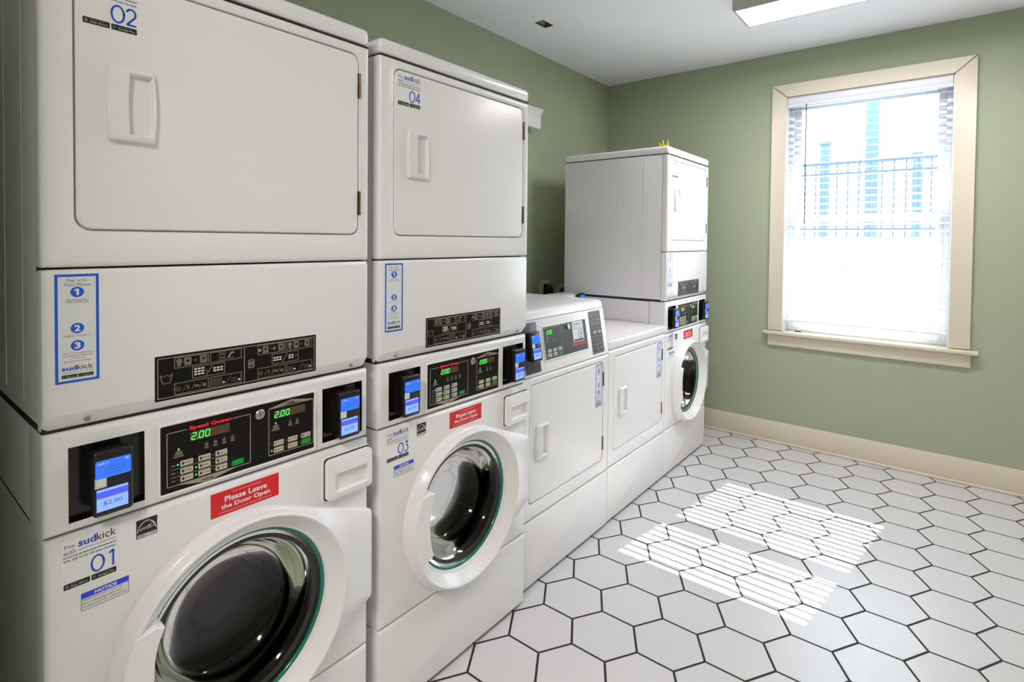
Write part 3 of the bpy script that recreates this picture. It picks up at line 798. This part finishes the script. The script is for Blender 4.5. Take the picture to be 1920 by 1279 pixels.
    return root

def side_box(me, D, z0, z1, x1=-.034, m='white_side'):
    me.box(D, x1, .0015, W-.0015, z0, z1, .003, m)

def single_base(root, D):
    me = Mesh('white_enamel')
    o = lambda k: inset_rr(0, .012, W, .2755, .004, k, 4, 1)
    me.loft([ring(F0, o(0), -.06), ring(F0, o(0), -.011), ring(F0, o(.0014), -.0055), ring(F0, o(.0055), -.0014), ring(F0, o(.011), 0)], True, True)
    me.build('toe_panel', root)
    me = Mesh('white_side'); me.box(D, -.061, .001, W-.001, .012, .277, .003); me.build('base_cabinet', root)
    for y in (.05, W-.05):
        for x in (-.08, D+.06):
            me = Mesh('black_plastic'); me.tube([(x, y, 0), (x, y, .014)], .018, 16); me.build('foot', root)

def front_control_dryer(X, Y0, label):
    root = empty('front_control_dryer', (X, Y0, 0), label, 'dryer', 'single dryers between the stacked units')
    D = -.70
    single_base(root, D)
    me = Mesh('white_side'); side_box(me, D, .2785, .846); me.build('dryer_cabinet', root)
    me = Mesh('white_enamel')
    frame_plate(me, F0, (0, .2785, W, .8465, .004), (.040, .340, .628, .819, .026), -.034, 0, .011, .0125)
    me.build('dryer_front', root)
    dryer_door(root, F0, .040, .340, .628, .819, -.001, .088, .507, .163, .648, pay=(.556, .611, .616, .811), hz=((.392, .457), (.700, .766)))
    # console: sloping face, rounded brow, flat top
    prof = [(D, .8495), (-.004, .8495), (-.0005, .852), (-.0365, 1.068)]
    me = Mesh('white_enamel')
    def pr(y, e): return [(x if i == 0 else x-e, y, z) for i, (x, z) in enumerate([(D, .8495), (-.004, .8495), (-.0008, .853), (-.0360, 1.066), (-.040, 1.0685), (D, 1.0685)])]
    me.loft([pr(0, .010), pr(.0013, .005), pr(.005, .001), pr(.010, 0), pr(W-.010, 0), pr(W-.005, .001), pr(W-.0013, .005), pr(W, .010)], True, True)
    me.build('console', root, 30)
    me = Mesh('white_enamel')
    def pt(y, e): return [(x if i in (0, 9) else x-e, y, z-(e*.6 if z > 1.08 else 0)) for i, (x, z) in enumerate([(D, 1.0705), (-.036, 1.0705), (-.0385, 1.073), (-.0425, 1.090), (-.047, 1.098), (-.056, 1.1035), (-.070, 1.106), (-.2, 1.107), (D+.02, 1.105), (D, 1.10)])]
    me.loft([pt(-.001, .012), pt(.001, .005), pt(.005, .001), pt(.012, 0), pt(W-.012, 0), pt(W-.005, .001), pt(W-.001, .005), pt(W+.001, .012)], True, True)
    me.build('top_panel', root, 35)
    V = Vector((-.0352, 0, .213)).normalized(); U = Vector((0, 1, 0)); N = U.cross(V)
    fr = Frame((-.0008+.0004, 0, .850), U, V, N)
    me = Mesh('panel_grey'); slab(me, fr, .019, .012, .122, .2125, 0, .0012, .001, .0004); me.build('reader_backing', root)
    card_reader(root, fr, .036, .060, 0, proj=.034)
    me = Mesh('white_enamel'); frame_plate(me, fr, (.154, .043, .502, .188, .004), (.161, .049, .496, .182, .003), -.0005, .0035, .002, .0025)
    me.build('keypad_frame', root)
    sh = Sheet(fr, .0008); sh.base(.1605, .0485, .4965, .1825, 'panel_grey', .002, .0006)
    fu = lambda u: .167+(u-.3955)*1.12
    fv = lambda v: .054+(v-.879)*1.12
    keypad_dryer(sh, fu, fv, brand=False)
    sh.text('Speed Queen', .369, .0735, .115, .0135, 'logo_red', 3, bold=.045)
    sh.text('COMMERCIAL', .395, .060, .075, .0065, 'print_dim', 3)
    tag(sh.build('keypad', root, 0), 'grey keypad with red lettering and green digits')
    lk = Mesh('steel'); lk.loft([ring(fr, circ(.350, .1655, r, 24), d) for r, d in ((.0115, .001), (.0115, .007), (.010, .0085), (.0075, .0085), (.007, .0078))], False, True)
    lk.build('key_lock', root)
    # number sticker with white backing
    s = Sheet(fr, .0016); s.base(.383, .090, .472, .181, 'sticker_white', .006, .0006)
    u0, w = .388, .078
    s.text('sud', u0+.012, .165, .030, .010, 'print_blue', bold=.02); s.text('kick', u0+.043, .165, .032, .010, 'print_grey'); s.text('Pay', u0-.002, .170, .012, .006, 'print_grey'); s.text('with', u0-.002, .162, .012, .005, 'print_grey')
    dash_line(s, u0, u0+w, .1575, .002, 'print_grey'); dash_line(s, u0, u0+w, .148, .0025, 'print_black'); s.text('Enter Number', u0+.042, .1420, .034, .004, 'print_blue')
    digit(s, '0', u0+.037, .1065, .0185, .032, .0026, 'print_blue'); digit(s, '8', u0+.058, .1065, .018, .032, .0026, 'print_blue')
    store_badges(s, u0, .0925, w, .0105)
    s.build('number_sticker', root, 0)
    s = Sheet(fr, .0004); s.base(.534, .014, .640, .212, 'panel_grey', .002, .0008)
    s.outline(.538, .018, .636, .208, .001, 'print_tan', 2, .001)
    for v in (.0565, .0945, .1325, .1705): s.rect(.540, v-.0007, .634, v+.0007, 'print_tan', 2)
    for i, v in enumerate((.19, .152)):
        s.disc(.553, v, .006, 'print_tan', 3); s.rrect(.563, v-.007, .580, v+.007, .002, 'print_dim', 3); s.disc(.598, v, .006, 'print_tan', 3); s.rrect(.608, v-.007, .627, v+.007, .002, 'print_dim', 3)
    for a in (.558, .564+.008, .586, .606+.0, .618):
        s.rect(a, .114, a+.009, .118, 'print_bright', 3)
        if a < .58 or a > .6: s.rect(a, .107, a+.009, .111, 'print_bright', 3)
    for a in (.555, .573, .591, .612): s.rrect(a, .070, a+.009, .080, .001, 'print_dim', 3)
    for a in (.583, .617): s.disc(a, .036, .0035, 'print_bright', 3)
    s.build('instruction_plate', root, 0)
    return root

def rear_control_dryer(X, Y0, label):
    root = empty('rear_control_dryer', (X, Y0, 0), label, 'dryer', 'single dryers between the stacked units')
    D = -.70
    single_base(root, D)
    me = Mesh('white_side'); side_box(me, D, .2785, .857); me.build('dryer_cabinet', root)
    me = Mesh('white_enamel')
    frame_plate(me, F0, (0, .2785, W, .8565, .004), (.056, .349, .640, .819, .026), -.034, 0, .011, .0125)
    me.build('dryer_front', root)
    dryer_door(root, F0, .056, .349, .640, .819, -.001, .110, .512, .186, .651, pay=(.568, .617, .628, .812), hz=((.395, .462), (.707, .772)))
    me = Mesh('white_enamel'); me.box(D-.002, .001, -.001, W+.001, .8590, .9025, .008, seg=3); me.build('top_panel', root)
    s = Sheet(Frame((0, 0, .9022), (0, 1, 0), (-1, 0, 0), (0, 0, 1)), 0.); s.base(.555, .018, .665, .088, 'sticker_white', .001, .0004)
    s.outline(.555, .018, .665, .088, .0018, 'print_grey', 2, .001)
    tag(s.build('paper_tag', root, 0), 'white paper tag with grey border')
    # raised console at the back
    me = Mesh('white_enamel')
    pf = [(D, .9025), (-.535, .9025), (-.528, .906), (-.560, 1.030), (-.572, 1.046), (-.60, 1.052), (D, 1.052)]
    def pr(y, e): return [(x if x == D else x-e, y, z-(e*.7 if z > 1. else 0)) for x, z in pf]
    me.loft([pr(0, .014), pr(.002, .005), pr(.008, 0), pr(W-.008, 0), pr(W-.002, .005), pr(W, .014)], True, True)
    me.build('rear_console', root, 35)
    V = Vector((-.032, 0, .124)).normalized(); U = Vector((0, 1, 0)); fr = Frame((-.528, 0, .906), U, V, U.cross(V))
    sh = Sheet(fr, .0002); sh.base(.160, .015, .50, .115, 'panel_grey', .003, .001); sh.text('Speed Queen', .34, .03, .10, .013, 'logo_red', 3, bold=.04)
    sh.build('keypad', root, 0)
    card_reader(root, fr, .590, .034, 0, proj=.034)
    return root

# ------------------------------------------------------------------ room shell
XL, YF, ZC = -.984, 4.09, 2.696
XR, YB = 2.75, -2.3
TH = .14
wx0, wx1, wz0, wz1 = .390, 1.292, .757, 2.390     # window opening
me = Mesh('hex_tile'); me.box(XL-.1, XR+.1, YB-.1, YF+TH, -.08, 0); struct(me, 'floor', 'white hexagonal tile floor with dark joints', smooth=0)
me = Mesh('ceiling_paint')
hx = (-.688, -.622, 2.636, 2.742)                 # small square cut-out in the ceiling
for a in ((XL-.1, hx[0], YB-.1, YF+TH), (hx[1], XR+.1, YB-.1, YF+TH), (hx[0], hx[1], YB-.1, hx[2]), (hx[0], hx[1], hx[3], YF+TH)):
    me.box(a[0], a[1], a[2], a[3], ZC, ZC+.10)
me.box(XL-.1, XR+.1, YB-.1, YF+TH, ZC+.10, ZC+.16)
struct(me, 'ceiling', 'pale painted ceiling', smooth=0)
me = Mesh('wall_green'); me.box(XL-.1, XL, YB-.1, YF+TH, 0, ZC); struct(me, 'wall_left', 'sage green wall behind the machines', smooth=0)
me = Mesh('wall_green')
me.box(XL, wx0, YF, YF+TH, 0, ZC); me.box(wx1, XR, YF, YF+TH, 0, ZC); me.box(wx0, wx1, YF, YF+TH, 0, wz0); me.box(wx0, wx1, YF, YF+TH, wz1, ZC)
struct(me, 'wall_far', 'sage green wall with the window', smooth=0)
me = Mesh('wall_green'); me.box(XR, XR+.1, YB-.1, YF+TH, 0, ZC); struct(me, 'wall_right', 'sage green wall on the right', smooth=0)
me = Mesh('wall_green'); me.box(XL, XR, YB-.1, YB, 0, ZC); struct(me, 'wall_back', 'sage green wall behind the camera', smooth=0)
me = Mesh('wall_green'); me.box(XL, .46, -.22, -.12, 0, ZC); struct(me, 'shade_wall_near', 'unseen sage green partition, added to shade the side of the first machine', smooth=0)  # unseen partition, added to keep light off the first machine's side
# baseboards
me = Mesh('cream_trim'); me.box(XL, XR, YF-.014, YF, 0, .146, .003); me.box(XL, XR, YF-.026, YF-.014, 0, .018, .005, seg=3)
struct(me, 'baseboard_far', 'cream baseboard under the window wall')
me = Mesh('cream_trim'); me.box(XR-.014, XR, YB, YF-.03, 0, .146, .003); struct(me, 'baseboard_right', 'cream baseboard along the right wall')

# window: cream casing, sill, vinyl frame, sashes, panes
wroot = bpy.data.objects.new('window_1', None); COL.objects.link(wroot); wroot.location = ((wx0+wx1)/2, YF, wz0)
wroot['kind'] = 'structure'; wroot['label'] = 'sash window with cream casing and white blind'
def wpart(me, name, parent=wroot):
    o = me.build(name, parent); 
    if parent is wroot: o.matrix_parent_inverse = Matrix.Translation(-wroot.location)
    return o
ox0, ox1, oz1 = .305, 1.386, 2.472; ix0, ix1, iz1 = wx0+.006, wx1-.004, wz1-.004
c = Mesh('cream_trim'); y0, y1 = YF-.020, YF
def miter(pts_out, pts_in):
    rr = lambda P_, y: [Vector((x, y, z)) for x, z in P_]
    q = [pts_out[0], pts_out[1], pts_in[1], pts_in[0]]
    e = .0012; cx = sum(p[0] for p in q)/4; cz = sum(p[1] for p in q)/4
    q2 = [(x+(cx-x)*.004, z+(cz-z)*.004) for x, z in q]
    q3 = [(x+(cx-x)*.012, z+(cz-z)*.012) for x, z in q]
    c.loft([rr(q2, y1), rr(q2, y0+.002), rr(q3, y0)], True, True)
miter([(ox0, .782), (ox0, oz1)], [(ix0, .782), (ix0, iz1)])
miter([(ox1, .782), (ox1, oz1)], [(ix1, .782), (ix1, iz1)])
miter([(ox0, oz1), (ox1, oz1)], [(ix0, iz1), (ix1, iz1)])
wpart(c, 'casing')
c = Mesh('cream_trim'); c.box(.279, 1.424, YF-.046, YF, .757, .781, .006, seg=3); c.box(wx0+.002, wx1-.002, YF-.01, YF+.10, .7575, .7805, .0)
wpart(c, 'window_sill')
c = Mesh('cream_trim'); c.box(.305, 1.391, YF-.017, YF, .680, .757, .002); wpart(c, 'apron')
# jamb liner
c = Mesh('vinyl_white')
c.box(wx0, wx0+.010, YF, YF+TH, .781, wz1); c.box(wx1-.010, wx1, YF, YF+TH, .781, wz1); c.box(wx0, wx1, YF, YF+TH, wz1-.010, wz1)
c.box(wx0+.01, wx0+.038, YF+.08, YF+TH, .781, wz1-.01, .002); c.box(wx1-.038, wx1-.01, YF+.08, YF+TH, .781, wz1-.01, .002)
c.box(wx0+.01, wx1-.01, YF+.08, YF+TH, wz1-.038, wz1-.01, .002); c.box(wx0+.01, wx1-.01, YF+.07, YF+TH, .781, .800, .002)
wpart(c, 'window_frame')
def sash(z0, z1, y, name):
    c = Mesh('vinyl_white'); a, b = wx0+.038, wx1-.038
    c.box(a, a+.040, y, y+.028, z0, z1, .003); c.box(b-.040, b, y, y+.028, z0, z1, .003)
    c.box(a+.0395, b-.0395, y+.0005, y+.0275, z0, z0+.045, .003); c.box(a+.0395, b-.0395, y+.0005, y+.0275, z1-.04, z1, .003)
    o = wpart(c, name)
    g = Mesh('window_glass'); g.box(a+.035, b-.035, y+.012, y+.016, z0+.04, z1-.035)
    p = g.build('pane', o, 0)
sash(.800, 1.575, YF+.082, 'lower_sash'); sash(1.540, wz1-.038, YF+.111, 'upper_sash')

# ------------------------------------------------------------------ window blind
bl = empty('window_blind', ((wx0+wx1)/2, YF+.03, wz1), 'white horizontal slat blind lowered over the window', 'blind')
inv = Matrix.Translation(-bl.location)
def bpart(me, name, smooth=35):
    o = me.build(name, bl, smooth); o.matrix_parent_inverse = inv; return o
bx0, bx1 = wx0+.014, wx1-.014; yb = YF+.028
c = Mesh('vinyl_white')
c.box(bx0-.002, bx1+.002, YF+.001, YF+.055, 2.318, 2.376, .003)
c.box(bx0-.002, bx1+.002, YF-.006, YF+.001, 2.335, 2.378, .003, seg=3); c.box(bx0-.002, bx1+.002, YF-.004, YF+.001, 2.312, 2.338, .003, seg=3)
bpart(c, 'head_rail')
sl = Mesh('slat_white'); z = 2.292; pitch = .0455; tilt = math.radians(15); w2 = .0225
ct, st_ = math.cos(tilt), math.sin(tilt)
while z > .900:
    prof = []
    for i in range(7):
        t = -1+2*i/6; b_ = .0022*(1-t*t)
        prof.append((yb+t*w2*ct-b_*st_, z+t*w2*st_+b_*ct))
    lo = [(y, q-.0012) for y, q in reversed(prof)]
    pp = prof+lo
    sl.loft([[Vector((x, y, q)) for y, q in pp] for x in (bx0, bx1)], True, True)
    z -= pitch
bpart(sl, 'slats', 30)
c = Mesh('slat_white'); c.box(bx0, bx1, yb-.023, yb+.023, .848, .866, .004, seg=3); bpart(c, 'bottom_rail')
c = Mesh('slat_white')
for x in (bx0+.13, (bx0+bx1)/2, bx1-.13):
    for y in (yb-.024, yb+.024): c.tube([(x, y, 2.32), (x, y, .86)], .0007, 6)
bpart(c, 'ladder_cords')
c = Mesh('led_off'); c.tube([(.515, YF-.008, 2.325), (.516, YF-.010, 1.90), (.517, YF-.006, 1.515)], .0034, 8); tag(bpart(c, 'tilt_wand'), 'thin grey tilt wand')
c = Mesh('slat_white'); c.tube([(1.20, YF-.004, 2.32), (1.202, YF-.004, 1.25), (1.20, YF-.004, .93)], .001, 6); c.tube([(1.20, YF-.004, .93), (1.20, YF-.004, .905)], [.002, .005], 8); bpart(c, 'lift_cord')

# ------------------------------------------------------------------ ceiling lights
def ceiling_light(x0, x1, y0, y1, dm, label):
    zb = 2.610
    r = empty('ceiling_light', ((x0+x1)/2, (y0+y1)/2, ZC), label, 'ceiling light'); iv = Matrix.Translation(-r.location)
    c = Mesh('lamp_body')
    q = lambda k, z: [Vector(p) for p in ((x0+k, y0+k, z), (x1-k, y0+k, z), (x1-k, y1-k, z), (x0+k, y1-k, z))]
    c.loft([q(0, ZC), q(.0, zb+.008), q(.003, zb), q(.014, zb), q(.016, zb+.004)])
    o = c.build('lamp_housing', r, 20); o.matrix_parent_inverse = iv
    c = Mesh(dm); c.face(list(reversed(q(.015, zb+.002)))); o = c.build('diffuser', r, 0); o.matrix_parent_inverse = iv
    return r
ceiling_light(.358, 1.578, 2.978, 3.258, 'lamp_diffuser', 'long white fluorescent ceiling light near the window')
ceiling_light(.30, 1.52, -.95, -.67, 'lamp_diffuser_warm', 'long ceiling light behind the camera')

# broken square cut-out in the ceiling
r = empty('ceiling_junction_box', ((hx[0]+hx[1])/2, (hx[2]+hx[3])/2, ZC), 'small square open junction box hole in the ceiling', 'junction box')
iv = Matrix.Translation(-r.location)
c = Mesh('dust_brown', 'brass_dark')
c.loft([[Vector((a, b, z)) for a, b in ((hx[0]+.001, hx[2]+.001), (hx[1]-.001, hx[2]+.001), (hx[1]-.001, hx[3]-.001), (hx[0]+.001, hx[3]-.001))] for z in (ZC, ZC+.06)], False, True)
o = c.build('box_shell', r, 0); o.matrix_parent_inverse = iv
c = Mesh('print_grey'); c.tube([(hx[0]+.01, hx[2]+.01, ZC+.05), (hx[0]+.03, hx[2]+.05, ZC+.015), (hx[1]-.02, hx[3]-.03, ZC+.02), (hx[1]-.01, hx[3]-.01, ZC+.055)], .004, 8)
c.box(hx[0]+.004, hx[0]+.03, hx[2]+.02, hx[3]-.03, ZC+.01, ZC+.016, .002)
o = c.build('wire_stub', r); o.matrix_parent_inverse = iv

# ------------------------------------------------------------------ machines
stacked_unit(.046, .222, '02', '01', 'white stacked dryer over washer numbered 02 and 01, nearest the camera')
stacked_unit(.039, .946, '04', '03', 'white stacked dryer over washer numbered 04 and 03, second from the camera')
front_control_dryer(.004, 1.6555, 'white front-control dryer with sloping console and number 08 sticker')
rear_control_dryer(.0, 2.3405, 'low white dryer with flat top, left of the stacked unit by the window')
stacked_unit(.0, 3.0265, '06', '05', 'white stacked washer and dryer at the far end, beside the window wall')

# ------------------------------------------------------------------ small things
def outlet(y0, y1, z0, z1, label, hole):
    r = empty('wall_outlet', (XL, (y0+y1)/2, (z0+z1)/2), label, 'outlet'); iv = Matrix.Translation(-r.location)
    fr = Frame((XL, 0, 0)); c = Mesh('outlet_ivory'); slab(c, fr, y0, z0, y1, z1, 0, .006, .004, .003, ne=1)
    o = c.build('cover_plate', r); o.matrix_parent_inverse = iv
    c = Mesh('black_plastic'); slab(c, fr, *hole, .005, .0075, .003, .001); o = c.build('socket', r); o.matrix_parent_inverse = iv
outlet(3.135, 3.245, .985, 1.112, 'ivory wall outlet with a black plug, left of its twin', (3.17, 1.0, 3.225, 1.08))
outlet(3.345, 3.455, .955, 1.070, 'ivory wall outlet beside the far stacked unit', (3.385, .98, 3.435, 1.04))
c = Mesh('black_plastic')
c.loft([ring(Frame((XL+.0075, 0, 0)), circ(3.205, 1.045, rr_, 24), d) for rr_, d in ((.030, 0), (.032, .006), (.032, .035), (.026, .045), (.018, .050))], True, True)
c.tube([(XL+.040, 3.205, 1.045), (XL+.058, 3.21, 1.02), (XL+.055, 3.22, .97), (XL+.05, 3.22, .70)], .010, 10)
tag(c.build('power_plug', None), 'round black power plug with cord in the left outlet', 'plug')

r = empty('wall_box', (XL, 2.86, 2.22), 'white curved plastic box mounted high on the green wall', 'wall box'); iv = Matrix.Translation(-r.location)
c = Mesh('white_enamel')
pf = [(0, 2.150), (.075, 2.150), (.080, 2.17), (.076, 2.21), (.084, 2.250), (.100, 2.272), (.094, 2.281), (.06, 2.290), (0, 2.293)]
c.loft([[Vector((XL+x, y, z)) for x, z in pf] for y in (2.66, 3.015)], True, True)
o = c.build('housing', r, 25); o.matrix_parent_inverse = iv
c = Mesh('print_grey'); c.box(XL, XL+.035, 2.86, 2.95, 2.128, 2.1505, .003); o = c.build('bracket', r); o.matrix_parent_inverse = iv

# yellow claw clip on the far unit
c = Mesh('yellow_plastic')
for (x, y, h, dx) in ((-.060, 3.045, .022, -.006), (-.044, 3.052, .042, -.010), (-.030, 3.060, .020, .006), (-.018, 3.058, .036, -.006)):
    c.tube([(x, y, 1.953), (x+dx*.3, y, 1.953+h*.6), (x+dx, y+.003, 1.953+h)], [.0045, .0035, .0012], 8)
c.tube([(-.066, 3.045, 1.9545), (-.040, 3.052, 1.956), (-.012, 3.058, 1.9545)], .0045, 8)
tag(c.build('claw_clip', None), 'small yellow plastic claw clip on top of the far stacked unit', 'hair clip')
# pen on the window sill
c = Mesh('black_plastic', 'print_grey')
a, b = Vector((.470, YF+.018, .7868)), Vector((.515, YF+.008, .7868))
c.tube([a, a.lerp(b, .1), a.lerp(b, .7), b], [.004, .0055, .0055, .004], 12); c.tube([b, b+(b-a)*.35], [.0035, .002], 10, 'print_grey')
tag(c.build('marker_pen', None), 'short black marker pen lying on the window sill', 'pen')
# tall cabinet in the gap left of the first machine (seen mirrored in its side)
r = empty('storage_cabinet', (XL, -.02, 0), 'tall cabinet, brown above and black below, mirrored in the side of the nearest machine', 'cabinet'); iv = Matrix.Translation(-r.location)
c = Mesh('cabinet_brown'); c.box(XL, XL+.28, -.118, .060, 1.41, 2.0, .003); o = c.build('upper_cabinet', r); o.matrix_parent_inverse = iv
c = Mesh('cabinet_brown'); c.box(XL+.2805, XL+.299, -.116, .058, 1.414, 1.996, .003); o = c.build('upper_door', r); o.matrix_parent_inverse = iv
c = Mesh('black_plastic'); c.box(XL, XL+.60, -.118, .060, 0, 1.408, .003); o = c.build('lower_cabinet', r); o.matrix_parent_inverse = iv
c = Mesh('black_plastic'); c.box(XL+.6005, XL+.619, -.116, .058, .06, 1.404, .003); o = c.build('lower_door', r); o.matrix_parent_inverse = iv

# ------------------------------------------------------------------ outside the window
c = Mesh('ground_grey'); c.box(-8, 8, YF+TH+.02, 16, -.25, -.02); tag(c.build('yard_ground', None, 0), 'sunlit paved ground outside the window', 'ground', kind='structure')
c = Mesh('concrete'); c.box(-6, 6, 7.5, 7.9, -.02, 1.38, .01); c.box(-6, 6, 7.44, 7.94, 1.38, 1.46, .01)
tag(c.build('retaining_wall', None), 'pale concrete retaining wall outside, below the railing', 'wall')
r = empty('railing', (0, 7.7, 1.46), 'dark metal railing on the retaining wall outside the window', 'railing'); iv = Matrix.Translation(-r.location)
c = Mesh('iron_rail'); c.box(-6, 6, 7.68, 7.72, 2.36, 2.40); c.box(-6, 6, 7.685, 7.715, 2.23, 2.26); c.box(-6, 6, 7.685, 7.715, 1.55, 1.58)
o = c.build('rails', r); o.matrix_parent_inverse = iv
c = Mesh('iron_rail'); x = -5.9
while x < 5.9:
    c.box(x, x+.016, 7.692, 7.708, 1.46, 2.37); x += .115
o = c.build('balusters', r, 0); o.matrix_parent_inverse = iv
for x0, x1, z0, z1, y, lab in ((.44, .58, 1.46, 3.6, 8.2, 'tall blue-grey post outside, behind the middle of the window'),
                           (-.05, .06, 1.46, 2.72, 8.1, 'short blue-grey post outside, behind the left of the window'),
                           (.93, 1.03, 1.46, 2.50, 8.1, 'short blue-grey post outside, behind the right of the window')):
    c = Mesh('post_blue'); c.box(x0, x1, y, y+.12, 1.2, z1, .008); c.box(x0-.012, x1+.012, y-.012, y+.132, z1-.04, z1, .006)
    tag(c.build('porch_post', None), lab, 'post', 'posts outside the window')
c = Mesh('siding')
for i in range(26): c.box(-6, .02, 10.4, 10.45, 1.0+i*.15, 1.145+i*.15)
tag(c.build('neighbour_house', None, 0), 'pale clapboard house wall far outside, left in the window', 'house')
c = Mesh('ground_grey'); c.box(-8, 8, 7.9, 16, .9, 1.2); tag(c.build('upper_terrace', None, 0), 'raised ground behind the retaining wall outside', 'ground', kind='structure')
c = Mesh('roof_grey'); c.box(-3, 5, YF+TH+.005, 5.00, 2.72, 2.80); tag(c.build('shade_eave', None, 0), 'unseen eave over the window, added to cut off the sun', 'roof', kind='structure')  # unseen eave, added and placed to end the sun patch on the floor
r = empty('conduit_box', (.22, 7.44, 1.16), 'small grey electrical box with conduit on the retaining wall outside', 'electrical box'); iv = Matrix.Translation(-r.location)
c = Mesh('print_grey'); c.box(.17, .29, 7.44, 7.499, 1.10, 1.24, .004); o = c.build('box_body', r); o.matrix_parent_inverse = iv
c = Mesh('print_grey'); c.tube([(.29, 7.47, 1.12), (.6, 7.47, 1.08), (.9, 7.47, .98), (1.3, 7.47, 1.04)], .014, 8); o = c.build('conduit', r); o.matrix_parent_inverse = iv
